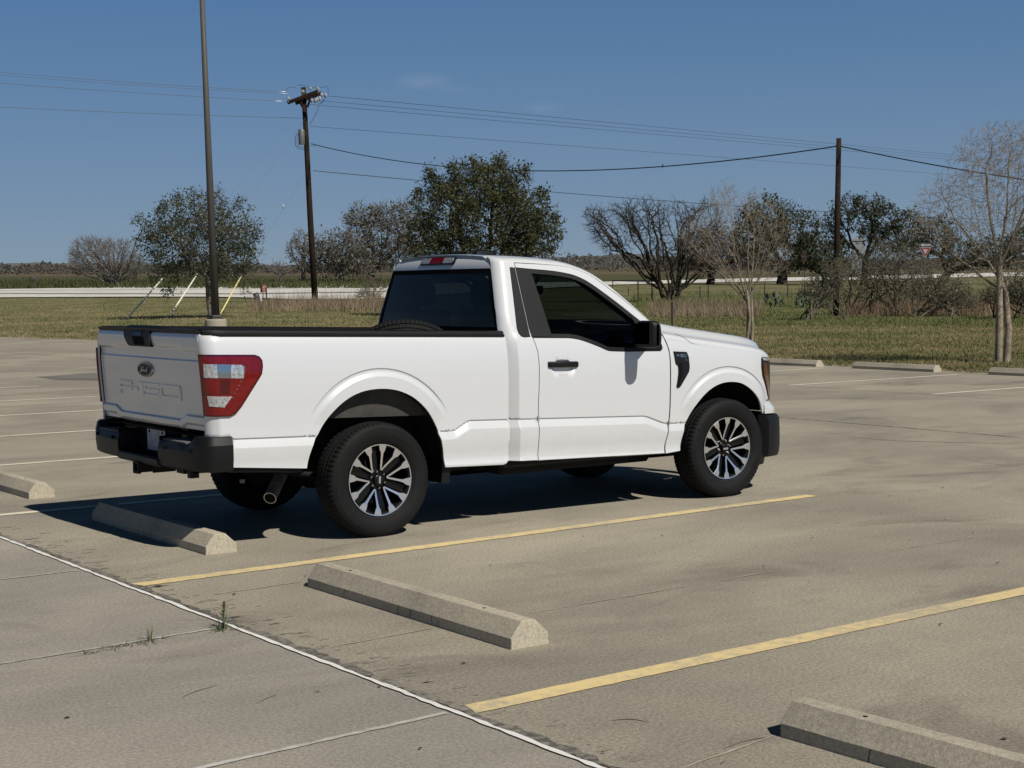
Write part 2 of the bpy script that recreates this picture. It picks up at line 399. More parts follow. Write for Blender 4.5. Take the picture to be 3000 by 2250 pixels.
# --- cab shell
RXT = [(1.0, 1.903), (1.1, 1.907), (1.3, 1.910), (1.5, 1.906), (1.695, 1.895), (1.793, 1.877), (1.889, 1.850), (1.982, 1.811), (2.115, 1.725), (2.244, 1.622), (2.373, 1.514), (2.453, 1.442), (2.56, 1.345), (2.7, 1.22)]
_rx = np.linspace(1.0, 2.7, 341); _rz = np.interp(_rx, *zip(*RXT))
for _ in range(3): _rz = np.convolve(np.pad(_rz, 4, mode='reflect', reflect_type='odd'), np.ones(9)/9, 'valid')
AF, BF = .075, .042
def ztan(x): return np.interp(x, _rx, _rz)-BF
def xrear(z): return np.interp(z, [.3, 1.33, 1.5, 1.82, 1.95], [1.035, 1.035, 1.05, 1.098, 1.112])
VTOP = AF*math.radians(86)
def Mcab(x, v):
    x = np.asarray(x, float); v = np.asarray(v, float)
    zt = ztan(x); z = np.minimum(v, zt); ph = np.clip((v-zt)/AF, 0, 1.6)
    y = Ys(x, z) - AF*(1-np.cos(ph)) - .36*BF*np.sin(ph)*sst((z-1.3)/.1); zz = z+BF*np.sin(ph)
    # chamfer of the cab corner below the belt, round corner above
    lo = np.maximum(0, 1.137-x)*.80
    R = .085; s = np.clip((R-(x-xrear(zz)))/R, 0, .999); hi = R*(1-np.sqrt(1-s*s))
    w = sst((zz-1.18)/.30); y = y-(lo*(1-w)+hi*w)
    return np.stack([x, y, zz], -1)
# --- bed side (u runs round the rear corner)
def Mbed(u, v):
    u = np.asarray(u, float); v = np.asarray(v, float); R = .10; x1 = -1.142
    ph = np.clip((x1-u)/R, 0, 1.5); x = np.maximum(u, x1)-R*np.sin(ph)
    x = x + .03*sst((1.3-v)/.6)*sst((x1-u)/.1+.3)
    y = Ys(np.maximum(u, x1), v)-R*(1-np.cos(ph))-.006*np.clip((v-1.325)/.02, 0, 1)**2
    return np.stack([x, y, v], -1)
# --- fender and nose
FZ = [(2.4, 1.385), (2.56, 1.372), (2.77, 1.343), (3.0, 1.318), (3.2, 1.296), (3.44, 1.268), (3.55, 1.25), (3.65, 1.225), (3.8, 1.17), (3.95, 1.10)]
AE, BE = .085, .05
def zft(x): return np.interp(x, *zip(*FZ))-BE
def Mfen(x, v):
    x = np.asarray(x, float); v = np.asarray(v, float); zt = zft(x); z = np.minimum(v, zt); ph = np.clip((v-zt)/AE, 0, 1.55)
    y = Ys(x, z)-AE*(1-np.cos(ph))*plan(x); return np.stack([x, y, z+BE*np.sin(ph)], -1)
FTOP = AE*math.radians(84)

truck = empty('pickup_truck'); tag(truck, 'white two-door pickup truck with a short bed, parked across the stall in bright sun', 'truck')
def zz(pts): return [(x, z+.03*x) for x, z in pts]
ARCH_R = smooth_path([(-.552, .485), (-.534, .56), (-.505, .635), (-.465, .700), (-.425, .764), (-.375, .828), (-.313, .886), (-.238, .936), (-.153, .971), (-.063, .988), (.028, .991), (.115, .981), (.194, .957), (.266, .921), (.338, .864), (.397, .799), (.443, .727), (.470, .655), (.485, .59), (.494, .53), (.497, .455)], 3)
ARCH_F = smooth_path([(2.628, .50), (2.640, .56), (2.662, .625), (2.692, .69), (2.736, .757), (2.786, .822), (2.843, .878), (2.915, .931), (3.002, .971), (3.087, .989), (3.175, .990), (3.254, .977), (3.336, .941), (3.409, .892), (3.465, .838), (3.505, .775), (3.530, .727)], 3)
DOOR_R = [(1.286, .458), (1.294, .56), (1.299, .655), (1.302, .754), (1.302, .86), (1.308, 1.0), (1.312, 1.142), (1.306, 1.238), (1.290, 1.30), (1.274, 1.345), (1.268, 1.40), (1.268, 1.867)]
DOOR_T = smooth_path([(1.268, 1.867), (1.484, 1.864), (1.685, 1.858), (1.784, 1.845), (1.88, 1.817), (1.953, 1.784), (2.024, 1.739), (2.147, 1.653), (2.269, 1.562), (2.357, 1.496), (2.415, 1.446), (2.462, 1.398), (2.490, 1.352), (2.510, 1.302), (2.528, 1.242), (2.534, 1.174), (2.533, 1.046), (2.532, .917), (2.531, .82), (2.525, .74), (2.512, .66), (2.492, .584), (2.474, .523), (2.468, .461)], 3)
DOOR = DOOR_R[:-1]+DOOR_T
WIN = [(1.272, 1.829), (1.40, 1.822)]+smooth_path([(1.47, 1.819), (1.59, 1.813), (1.708, 1.800), (1.787, 1.785), (1.863, 1.758), (1.934, 1.72), (2.005, 1.674), (2.13, 1.588), (2.248, 1.500), (2.327, 1.440), (2.42, 1.362)], 3)+smooth_path([(2.442, 1.33), (2.462, 1.285), (2.466, 1.252), (2.450, 1.236)], 3)+smooth_path([(2.138, 1.233), (1.99, 1.236), (1.936, 1.243), (1.865, 1.269), (1.753, 1.305), (1.675, 1.324), (1.60, 1.332)], 3)+[(1.272, 1.333)]
def featpts(x0, x1, z0, z1):
    P = []
    for x in np.arange(x0+.01, x1, .02):
        zc = np.interp(x, CRX, CRZ)
        for d in (.016, .009, .0068, .005, .0035, .002, .0004, -.003, -.010, -.02, -.033, -.046, -.0535, -.0565, -.066): P.append((x, zc+d))
    for cx, cz, R, sx, sw in ((.01, .52, .602, 1.0, .047), (3.125, .525, .582, .965, .045)):
        for a in np.arange(18, 163, 2.0):
            for d in (.016, .009, .0068, .005, .0035, .002, .0004, -.003, -.010, -.02, -.033, -.0385, -.0455, -.0485, -.056):
                P.append((cx+(R+d)*sx*math.cos(math.radians(a)), cz+(R+d)*math.sin(math.radians(a))))
    return [p for p in P if x0 < p[0] < x1 and z0 < p[1] < z1]
for sg in (-1, 1):
    # ---- bed side
    poly = [(-1.292, 1.343), (1.046, 1.343), (1.046, .615), (1.036, .60), (1.036, .475), (1.010, .452), (.985, .441), (.50, .445)]+ARCH_R[::-1][2:]+[(-1.072, .514), (-1.078, .69), (-1.292, .69)]
    tlh = [(-1.30+.012, 1.228), (-.905, 1.226), (-.868, 1.210), (-.851, 1.185), (-.848, 1.15), (-.860, 1.098), (-.925, 1.010), (-1.00, .905), (-1.045, .855), (-1.085, .838), (-1.288, .838)]
    o = panel('bed_side', poly, Mbed, white, truck, step=.045, extra=featpts(-1.08, 1.04, .45, 1.2)+[(a, b) for a in np.linspace(-1.285, -1.13, 14) for b in np.arange(.70, 1.34, .03)], sg=sg, xf=rk, gap=.0015)
    # ---- cab side
    top = [(x, float(ztan(x))+VTOP) for x in np.linspace(1.115, 2.50, 60)]
    rear = [(float(xrear(z)), z) for z in (.47, 1.0, 1.3, 1.36, 1.45, 1.55, 1.65, 1.75, 1.8, 1.84, 1.87)]
    dpoly = offset(DOOR, -.004)
    front_tail = [(2.505, 1.395)]
    cabp = rear+top+front_tail+[tuple(p) for p in DOOR_T[::-1] if p[0] < 2.487 and p[1] > 1.36]+DOOR_R[::-1][1:]+[(1.28, .462), (1.05, .462)]
    qtrim = [(1.219, 1.831), (1.262, 1.830), (1.262, 1.40), (1.262, 1.338), (1.212, 1.334), (1.185, 1.340), (1.168, 1.360), (1.162, 1.395)]
    pts = [(1.137+dx_, z) for z in np.arange(.48, 1.33, .02) for dx_ in (-.05, -.025, -.004, .004)]+[(x, float(ztan(x))+AF*math.radians(a)) for x in np.linspace(1.12, 2.49, 60) for a in (-25, -8, 5, 18, 32, 46, 60, 74)]+[(float(xrear(z))+d, z) for z in np.arange(.5, 1.9, .04) for d in (.004, .012, .025, .04, .06, .08, .1, .12)]
    o = panel('cab_side', cabp, Mcab, white, truck, holes=[qtrim], step=.04, extra=pts+featpts(1.06, 1.29, .45, 1.3), sg=sg, xf=rk, gap=.0018)
    panel('quarter_trim', qtrim, Mcab, blackp, o, step=.06, sg=sg, xf=rk, gap=.002, off=-.001)
    # ---- door
    d = panel('door', DOOR, Mcab, white, truck, holes=[WIN], step=.04, extra=featpts(1.3, 2.53, .47, 1.2)+[(x, z) for x in np.arange(1.32, 2.5, .03) for z in (.47, .478, .488, .496, .51, .525)]+[(1.522+.112*k*math.cos(t), 1.127+.050*k*math.sin(t)) for t in np.linspace(0, 6.283, 61)[:-1] for k in (.4, .66, .74, .82, .9, .97, 1.04)], sg=sg, xf=rk, gap=.0042)
    fr = offset(WIN, .028); 
    panel('window_seal', offset(WIN, .0005), Mcab, blackp, d, holes=[fr], step=.05, sg=sg, xf=rk, off=-.003, lip=.02)
    pil = [(1.272, 1.826), (1.392, 1.820), (1.402, 1.78), (1.455, 1.345), (1.272, 1.340)]
    panel('door_pillar_trim', pil, Mcab, blackp, d, step=.05, sg=sg, xf=rk, off=.001, lip=.02)
    panel('window_glass', offset(WIN, .004), Mcab, tint, d, step=.05, sg=sg, xf=rk, off=-.012, lip=0)
    sail = [(2.222, 1.505), (2.262, 1.475), (2.327, 1.425), (2.42, 1.345), (2.452, 1.29), (2.452, 1.25), (2.30, 1.248), (2.285, 1.38)]
    panel('mirror_sail', sail, Mcab, blackp, d, step=.05, sg=sg, xf=rk, off=.003)
    # handle with its scoop
    hz = 1.141; hb = MB()
    y0 = float(Ys(np.array([1.5]), np.array([hz]))[0])
    hb.box(1.388, 1.655, sg*(y0+.022)-.016, sg*(y0+.022)+.016, hz-.021, hz+.021, bev=.008)
    hb.box(1.40, 1.43, min(sg*(y0-.01), sg*(y0+.02)), max(sg*(y0-.01), sg*(y0+.02)), hz-.015, hz+.015)
    hb.box(1.615, 1.645, min(sg*(y0-.01), sg*(y0+.02)), max(sg*(y0-.01), sg*(y0+.02)), hz-.015, hz+.015)
    hb.build('handle', blackp, d, xf=rk, angle=40)
    # ---- fender
    fp = [(2.474, .461), (2.479, .523), (2.497, .584), (2.518, .66), (2.531, .74), (2.537, .82), (2.539, 1.046), (2.540, 1.174), (2.534, 1.242), (2.517, 1.302), (2.50, 1.345)]
    ftop = [(x, float(zft(x))+FTOP) for x in np.linspace(2.50, 3.76, 40)]
    hl = [(3.76, 1.155), (3.72, 1.165), (3.60, 1.178), (3.525, 1.183), (3.508, 1.17), (3.503, 1.10), (3.518, 1.03), (3.565, .96), (3.62, .875), (3.655, .84)]
    fpoly = fp+ftop+hl+[(3.545, .84), (3.50, .842), (3.482, .838)]+ARCH_F[::-1][3:]+[(2.62, .47)]
    fpoly = fp+ftop+hl+[(3.600, .838)]+[p for p in ARCH_F[::-1] if p[1] < .838 or p[0] < 3.46]+[(2.625, .475)]
    fpoly = [p for i, p in enumerate(fpoly) if i == 0 or math.hypot(p[0]-fpoly[i-1][0], p[1]-fpoly[i-1][1]) > .004]
    pf = [(x, float(zft(x))+AE*math.radians(a)) for x in np.linspace(2.52, 3.75, 50) for a in (-30, -12, 3, 16, 30, 44, 58, 72)]
    f = panel('fender', fpoly, Mfen, white, truck, step=.04, extra=featpts(2.5, 3.6, .47, 1.2)+pf, sg=sg, xf=rk, gap=.002)
    head = hl[::-1]; 
    hd = panel('headlight', [(3.655, .835), (3.62, .875), (3.565, .96), (3.518, 1.03), (3.503, 1.10), (3.508, 1.17), (3.525, 1.183), (3.60, 1.178), (3.72, 1.165), (3.80, 1.15), (3.83, .90), (3.80, .84)], Mfen, gloss, truck, step=.03, sg=sg, xf=rk, off=.004, gap=.003)
    panel('reflector', [(3.63, .87), (3.575, .97), (3.53, 1.05), (3.53, 1.14), (3.58, 1.13), (3.62, 1.0), (3.67, .88)], Mfen, amber, hd, step=.03, sg=sg, xf=rk, off=.007, lip=.003)
    panel('running_lamp', [(3.515, 1.172), (3.53, 1.178), (3.66, 1.168), (3.66, 1.150), (3.53, 1.155)], Mfen, clearl, hd, step=.03, sg=sg, xf=rk, off=.008, lip=.003)
    # bumper end cap (white)
    panel('bumper_end_cap', [(3.535, .828), (3.595, .832), (3.70, .832), (3.84, .832), (3.84, .728), (3.535, .730)], lambda u, v: Mfen(u, v)+np.stack([.05*sst((.83-v)/.06)*sst((u-3.5)/.15), .012*sst((.83-v)/.06)*sst((u-3.45)/.1), 0*u], -1), white, truck, step=.03, sg=sg, xf=rk, gap=.002)
    # ---- fender vent badge
    vent = [(2.572, 1.230), (2.695, 1.226), (2.706, 1.218), (2.718, 1.185), (2.7235, 1.11), (2.715, 1.075), (2.632, .966), (2.612, .955), (2.596, .957), (2.592, .968), (2.600, 1.00), (2.611, 1.07), (2.611, 1.112), (2.604, 1.128), (2.586, 1.138)]
    vb = panel('vent_badge', vent, Mfen, blackp, f, step=.02, sg=sg, xf=rk, off=.007, lip=.012)
    panel('vent_slot', [(2.618, 1.142), (2.650, 1.142), (2.652, 1.10), (2.645, 1.05), (2.612, .97), (2.602, .972), (2.618, 1.07)], Mfen, seamk, vb, step=.02, sg=sg, xf=rk, off=.0085, lip=0)
# ---- roof, windshield, hood : surfaces hung between the two shells
def edge(Mf, top, x):
    x = np.atleast_1d(np.asarray(x, float)); v = top(x); return Mf(x, v)
def strip(name, xs, Mf, top, zprof, m, parent, nw=31, lipd=.012, xoff=None, inset=.006, smoothn=True):
    E = edge(Mf, top, xs); w = np.linspace(-1, 1, nw); G = np.zeros((len(xs), nw, 3))
    for j, ww in enumerate(w):
        G[:, j, 0] = xs + (xoff(xs, ww) if xoff else 0); G[:, j, 1] = ww*(E[:, 1]-inset); G[:, j, 2] = E[:, 2]+zprof(np.asarray(xs), abs(ww))
    b = MB(); b.grid(G); 
    return b.build(name, m, parent, smooth=True, xf=rk)
rx = np.linspace(1.115, 1.80, 36)
wl = np.unique(np.concatenate([np.linspace(0, 1, 16)]))
strip('roof_panel', rx, Mcab, lambda x: ztan(x)+VTOP, lambda x, w: -.006+.012*sst((1-w)/.06)+.022*(1-w*w)-.006*(1-sst((x-1.10)/.05)), white, truck, nw=61, inset=.010)
for sg in (-1, 1):
    b = MB()   # roof ditch strip
    xs = np.linspace(1.15, 1.84, 30); E = edge(Mcab, lambda x: ztan(x)+VTOP, xs)
    b.grid([[(x, sg*(e[1]+.004), e[2]-.008), (x, sg*(e[1]-.025), e[2]-.012)] for x, e in zip(xs, E)]); b.build('roof_ditch', gloss, truck, xf=rk)
wx = np.linspace(1.80, 2.49, 30)
strip('windshield', wx, Mcab, lambda x: ztan(x)+VTOP, lambda x, w: .004+.05*(1-w*w), tint_b, truck, nw=25, xoff=lambda x, w: .14*(1-w*w)*sst((x-1.78)/.3), inset=.004)
# hood
def hoodz(x, w):
    e = sst((1-w)/.17); return .072*e*sst((3.86-x)/.14)+.014*(1-w*w)-.015*(w < .0)
hx = np.concatenate([np.linspace(2.50, 3.5, 26), np.linspace(3.52, 3.76, 14)])
hood = strip('hood', hx, Mfen, lambda x: zft(x)+FTOP, hoodz, white, truck, nw=61, inset=.008, xoff=lambda x, w: .13*(1-w*w)*sst((x-3.3)/.4)+.06*(1-w*w)*(1-sst((x-2.5)/.5)))
for sg in (-1, 1):
    P_ = [(2.672, float(zft(2.672))+AE*1.44), (2.70, float(zft(2.70))+AE*.8), (2.735, float(zft(2.735))+AE*.25), (2.775, float(zft(2.775))-.004), (2.85, float(zft(2.85))-.002)]
    P_ = smooth_path(P_, 5); b = MB(); Q = Mfen(np.array([p[0] for p in P_]), np.array([p[1] for p in P_])); b.tube([(q[0], sg*(q[1]+.0002), q[2]+.0006) for q in Q], [.0016]*(len(Q)-6)+[.0013, .001, .0008, .0006, .0004, .0002], 4); b.build('hood_seam', seamk, truck, xf=rk)
b = MB(); xs = np.linspace(2.42, 2.62, 4)
b.box(2.44, 2.70, -.80, .80, 1.36, 1.372); b.build('cowl', blackp, truck, xf=rk)
# ---- rear wall of the cab
def Mrear(y, z):
    y = np.asarray(y, float); z = np.asarray(z, float)
    x = xrear(z)+.0-.035*(1-(y/.8)**2)+.012+.05*np.clip((z-1.815)/.11, 0, 1.4)**2.2
    return np.stack([x, y, z], -1)
def ycr(z): return np.interp(z, [.4, 1.33, 1.40, 1.5, 1.6, 1.7, 1.8, 1.86, 1.90, 1.93], [.86, .853, .835, .797, .758, .722, .684, .655, .632, .60])
def sidepts(z0, z1, k): return [(float(ycr(z))-k, z) for z in np.linspace(z0, z1, 12)]
g = sidepts(1.372, 1.818, .006)
gl = [p for p in g]+[(-a, b) for a, b in g[::-1]]
kw = dict(out='-x', sg=1, xf=rk)
panel('rear_window', gl, Mrear, tint_r, truck, step=.06, lip=0, off=.0, **kw)
hd = sidepts(1.822, 1.905, .008); cr = [(y, 1.931-.028*(abs(y)/.62)**2.2) for y in np.linspace(.60, -.60, 25)]
header = hd+cr+[(-a, b) for a, b in hd[::-1]]
panel('roof_rear_header', header, Mrear, white, truck, step=.025, lip=.01, off=.002, **kw)
lw = sidepts(.5, 1.368, .01)
panel('cab_rear_wall', lw+[(-a, b) for a, b in lw[::-1]], Mrear, white, truck, step=.08, off=.002, **kw)
# black seal round the glass
gi = offset(gl, .03)
panel('rear_window_seal', offset(gl, -.004), Mrear, seamk, truck, holes=[gi], step=.05, lip=.004, off=.003, **kw)
# high brake lamp
bl = panel('high_brake_lamp', [(.232, 1.902), (.21, 1.906), (-.20, 1.906), (-.222, 1.898), (-.222, 1.862), (-.212, 1.853), (.225, 1.853), (.238, 1.862)], Mrear, gloss, truck, step=.02, off=.016, lip=.02, **kw)
panel('red_lens', [(.105, 1.899), (-.075, 1.899), (-.06, 1.860), (.095, 1.860)], Mrear, redl, bl, step=.02, off=.020, lip=.004, **kw)
for a, c in ((.222, .108), (-.078, -.205)):
    panel('cargo_lens', [(a, 1.898), (c, 1.898), (c, 1.861), (a+.004*np.sign(a), 1.861)], Mrear, clearl, bl, step=.02, off=.019, lip=.004, **kw)
# ---- tailgate
def tg_ridge(y): 
    a = np.abs(y); return np.interp(a, [0, .48, .60, .9], [1.246, 1.246, 1.226, 1.226])
def tg_low(y): a = np.abs(y); return np.interp(a, [0, .50, .60, .9], [.802, .802, .838, .838])
def Mtail(y, z, up_=False):
    y = np.asarray(y, float); z = np.asarray(z, float)
    x = -1.218+.03*sst((1.3-z)/.6)-.014*(1-(y/.86)**2)
    zr = tg_ridge(y); up = z-zr
    if up_: up = up*0+.06
    x = x-.018*sst((up+.002)/.026)-.005*sst((up)/.05)+.016*sst((z-1.325)/.03)
    x = x-.007*sst((1.185-z)/.012)
    zl = tg_low(y); x = x-.016*sst((zl-z)/.018)+.020*sst((zl-.055-z)/.02)
    return np.stack([x, y, z], -1)
TY = .852
ex = [(y, float(tg_ridge(y))+d) for y in np.linspace(-.842, .842, 113) for d in (-.012, -.003, .003, .01, .016, .022, .03, .05)]
ex += [(y, float(tg_low(y))+d) for y in np.linspace(-.842, .842, 113) for d in (.008, .0, -.006, -.012, -.018, -.03, -.052, -.058, -.065, -.075)]
ex += [(y, z) for y in np.linspace(-.842, .842, 113) for z in (1.171, 1.1735, 1.176, 1.1785, 1.181, 1.1835, 1.187, 1.32, 1.33, 1.34)]
tgp = [(TY, 1.352), (-TY, 1.352), (-TY-.012, .738), (TY+.012, .738)]
tail = panel('tailgate', tgp, Mtail, white, truck, step=.03, extra=ex, xf=rk, sg=1, out='-x', gap=.003, lip=.03)
b = MB(); 
for ys in [np.linspace(-.845, .845, 41)]:
    P = []
    for y in ys:
        xo = -1.218-.014*(1-(y/.86)**2)-.024; h = 1.392-.010*(abs(y) > .3)*1-.012*(abs(y)/.85)**2
        P.append([(xo+.016, y, 1.350), (xo+.004, y, 1.358), (xo, y, 1.374), (xo+.018, y, h), (xo+.06, y, h+.002), (xo+.085, y, h-.02), (xo+.085, y, 1.34)])
    b.grid(P)
    b.add([p for p in P[0]], [tuple(range(7))]); b.add([p for p in P[-1]], [tuple(range(6, -1, -1))])
b.build('tailgate_top_cap', blackp, tail, angle=35, xf=rk)
hdl = panel('handle', [(.345, 1.355), (-.115, 1.355), (-.16, 1.262), (-.165, 1.252), (.215, 1.252), (.262, 1.275)], lambda y, z: Mtail(y, z, True), blackp, tail, step=.03, xf=rk, sg=1, out='-x', off=.012, lip=.02)
panel('handle_recess', [(.16, 1.318), (-.035, 1.318), (-.065, 1.262), (.11, 1.262)], lambda y, z: Mtail(y, z, True), seamk, hdl, step=.03, xf=rk, sg=1, out='-x', off=.0135, lip=0)
panel('camera_bezel', [(.135, 1.345), (.0, 1.345), (-.01, 1.326), (.125, 1.326)], lambda y, z: Mtail(y, z, True), gloss, hdl, step=.03, xf=rk, sg=1, out='-x', off=.016, lip=.004)
# embossed lettering: strokes as polygons in a unit box, x right, y up
def blk(kind, x0, w):
    t = .24; s = []
    if kind == 'F': s = [[(0, 0), (.30*1, 0), (.30, 1), (.12, 1), (0, .85)], [(.30, .74), (w, .74), (w, 1), (.30, 1)], [(.30, .36), (w, .36), (w, .60), (.30, .60)]]
    if kind == '-': s = [[(0, .36), (w, .36), (w, .60), (0, .60)]]
    if kind == '1': s = [[(0, 1), (w, 1), (w, 0), (w-.30, 0), (w-.30, .74), (0, .74)]]
    if kind == '5': s = [[(0, 1), (w, 1), (w, .76), (.30, .76), (.30, .62), (w-.1, .62), (w, .52), (w, .10), (w-.1, 0), (0, 0), (0, .24), (w-.30, .24), (w-.30, .38), (0, .38)]]
    if kind == '0': s = [[(0, 0), (.30, 0), (.30, .76), (w, .76), (w, .88), (w-.12, 1), (0, 1)][:7], [(.30, 0), (w, 0), (w, .76), (w-.30, .76), (w-.30, .24), (.30, .24)]]
    if kind == 'X': s = [[(0, 0), (.3, 0), (w, 1), (w-.3, 1)], [(0, 1), (.3, 1), (w, 0), (w-.3, 0)]]
    if kind == 'L': s = [[(0, 0), (w, 0), (w, .26), (.28, .26), (.28, 1), (0, 1)]]
    return [[(x0+a, bq) for a, bq in p] for p in s]
word = []
for k, x0, w in (('F', 0, 2.55), ('-', 2.72, .82), ('1', 3.70, .92), ('5', 4.70, 2.75), ('0', 7.52, 3.35)): word += blk(k, x0, w)
def emb(name, polys, fx, fz, M, m, parent, off, lip, **k2):
    """one mesh from several flat letter polygons laid on the surface M"""
    obs = [panel(name, [(fx(a), fz(bq)) for a, bq in p], M, m, None, step=.03, off=off, lip=lip, **k2) for p in polys]
    Vs = []; Fs = []; n = 0
    for o in obs:
        Vs += [tuple(v.co) for v in o.data.vertices]; Fs += [tuple(q+n for q in f.vertices) for f in o.data.polygons]; n = len(Vs)
    for o in obs: me = o.data; bpy.data.objects.remove(o); bpy.data.meshes.remove(me)
    return link(name, Vs, Fs, m, parent)
emb('embossed_lettering', word, lambda a: .523-a*.0966, lambda bq: .913+bq*.096, Mtail, white, tail, .007, .010, xf=rk, sg=1, out='-x')
# oval emblem with script
el = MB(); EZ = 1.098; EYC = .008
def oval(ry, rz, x0, x1, mi, bev=.003):
    p = [(EYC+ry*math.cos(t), EZ+rz*math.sin(t)) for t in np.linspace(0, 2*math.pi, 49)[:-1]]
    el.prism(p, x0, x1, 'x', mi, bev)
oval(.128, .053, -1.222, -1.244, 0); oval(.120, .0465, -1.242, -1.2455, 1, .001)
oval(.110, .040, -1.244, -1.2465, 0, .0005); oval(.106, .0375, -1.245, -1.2475, 1, .0005)
emblem = el.build('emblem', chrome, tail, mats=[chrome, navy], xf=rk, angle=40)
sc = MB()
def script(pts, r):
    P = smooth_path(pts, 5); sc.tube([(-1.2485, EYC-(a)*.088, EZ+bq*.030) for a, bq in P], r, 5)
script([(-.72, .55), (-.62, .78), (-.40, .70), (-.15, .55), (.02, .62), (.08, .80)], .0017)
script([(-.30, .62), (-.38, .25), (-.46, -.25), (-.56, -.62), (-.72, -.62), (-.76, -.42), (-.64, -.36)], .0021)
script([(-.62, .02), (-.45, .10), (-.26, .06), (-.20, .16)], .0014)
script([(-.06, .0), (-.18, -.02), (-.25, -.3), (-.18, -.52), (-.06, -.45), (-.01, -.2), (-.06, .0), (.06, -.06)], .0016)
script([(.06, -.06), (.12, .02), (.12, -.2), (.08, -.52)], .0015)
script([(.12, -.2), (.20, .0), (.28, .02), (.32, -.06)], .0014)
script([(.52, -.02), (.40, -.02), (.33, -.28), (.38, -.52), (.48, -.45), (.54, -.1), (.70, .62), (.56, -.1), (.52, -.42), (.60, -.52), (.70, -.42)], .0016)
sc.build('script_lettering', chrome, emblem, xf=rk)
# ---- badge lettering on the fenders
for f in [o for o in truck.children if o.name.startswith('fender')]:
    vb = [c for c in f.children if c.name.startswith('vent_badge')][0]; s = -1 if np.mean([v.co.y for v in vb.data.vertices]) < 0 else 1
    k3 = dict(sg=s, xf=rk)
    if s < 0: fx = lambda a: 2.597+a*.0088; fx2 = lambda a: 2.678+a*.008
    else: fx = lambda a: 2.695-a*.0088; fx2 = lambda a: 2.615-a*.008
    emb('badge_lettering', word, fx, lambda bq: 1.186+bq*.022, Mfen, mat('badge_silver', (.30, .34, .42), .3, metal=.8) if 'badge_silver' not in MT else MT['badge_silver'], vb, .0095, .002, **k3)
    emb('badge_lettering', blk('X', 0, 1.4)+blk('L', 1.6, 1.2), fx2, lambda bq: 1.160+bq*.012, Mfen, MT['badge_silver'], vb, .0095, .002, **k3)
# ---- tail lights
for sg in (-1, 1):
    TL = [(-1.286, 1.226), (-.905, 1.224), (-.872, 1.212), (-.853, 1.188), (-.850, 1.15), (-.860, 1.098), (-.925, 1.008), (-1.00, .902), (-1.045, .852), (-1.085, .834), (-1.282, .834)]
    def Mt(u, v):
        X = Mbed(u, v); return X
    tl = panel('tail_light', TL, Mt, redl, truck, step=.03, sg=sg, xf=rk, off=.011, lip=.016, gap=.003)
    ring = offset(TL, .016); 
    panel('lens_rim', TL, Mt, redd, tl, holes=[ring], step=.03, sg=sg, xf=rk, off=.0125, lip=.004, gap=.003)
    r = lambda p: smooth_path(p, 1, True)
    panel('reverse_lens', [(-1.245, 1.165), (-1.165, 1.163), (-1.165, 1.078), (-1.25, 1.080)], Mt, clearl, tl, step=.02, sg=sg, xf=rk, off=.0135, lip=.003)
    panel('reverse_bulb_housing', [(-1.163, 1.163), (-1.078, 1.161), (-1.078, 1.076), (-1.163, 1.078)], Mt, chrome, tl, step=.02, sg=sg, xf=rk, off=.0135, lip=.003)
    panel('side_marker_lens', [(-1.076, 1.161), (-1.000, 1.158), (-.984, 1.145), (-.990, 1.074), (-1.076, 1.076)], Mt, clearl, tl, step=.02, sg=sg, xf=rk, off=.0135, lip=.003)
    panel('brake_lens', [(-1.250, 1.070), (-1.002, 1.066), (-1.065, .976), (-1.250, .978)], Mt, redl, tl, step=.02, sg=sg, xf=rk, off=.0135, lip=.003)
    panel('brake_bulb_housing', [(-1.155, 1.067), (-1.08, 1.066), (-1.09, .979), (-1.155, .980)], Mt, redd, tl, step=.02, sg=sg, xf=rk, off=.0145, lip=.002)
    panel('turn_lens', [(-1.240, .966), (-1.072, .962), (-1.125, .895), (-1.232, .902)], Mt, clearl, tl, step=.02, sg=sg, xf=rk, off=.0135, lip=.003)
    b = MB()
    for t in np.linspace(0, 1, 13):
        p = np.array([-.982, 1.150])*(1-t)+np.array([-.992, 1.06])*t if t < .5 else np.array([-.985, 1.108])*(2-2*t)+np.array([-1.068, .955])*(2*t-1)
        X = Mt(np.array([p[0]]), np.array([p[1]]))[0]; b.box(X[0]-.006, X[0]+.006, sg*X[1]+sg*.0135-.0015, sg*X[1]+sg*.0135+.0015, X[2]-.0016, X[2]+.0016)
    b.build('chrome_teeth', chrome, tl, xf=rk)
# ---- bed rail caps
for sg in (-1, 1):
    b = MB(); P = []
    for x in np.linspace(-1.215, 1.035, 46):
        yo = float(prof(1.33))*1+.0045 if x > -1.12 else float(prof(1.33))+.0045-.06*((-1.12-x)/.1)**2
        P.append([(x, sg*a, h) for a, h in ((yo-.003, 1.338), (yo, 1.343), (yo-.002, 1.353), (yo-.012, 1.357), (yo-.013, 1.362), (yo-.016, 1.373), (yo-.03, 1.379), (yo-.075, 1.380), (yo-.09, 1.372), (yo-.09, 1.33))])
    b.grid(P); b.add(P[0], [tuple(range(10))]); b.add(P[-1], [tuple(range(10))])
    b.build('bed_rail_cap', blackp, truck, xf=rk, angle=50)
# ---- bed interior
b = MB()
b.box(-1.18, 1.0, -.80, .80, .80, .83)
for sg in (-1, 1):
    b.box(-1.18, 1.0, min(sg*.80, sg*.83), max(sg*.80, sg*.83), .80, 1.34)
    b.box(-.42, .42, min(sg*.60, sg*.80), max(sg*.60, sg*.80), .83, 1.06, bev=.03)
b.box(.985, 1.01, -.83, .83, .80, 1.34)
for k in range(-7, 8): b.box(-1.15, .98, k*.1-.02, k*.1+.02, .83, .838)
b.build('bed_box', bedm, truck, xf=rk)
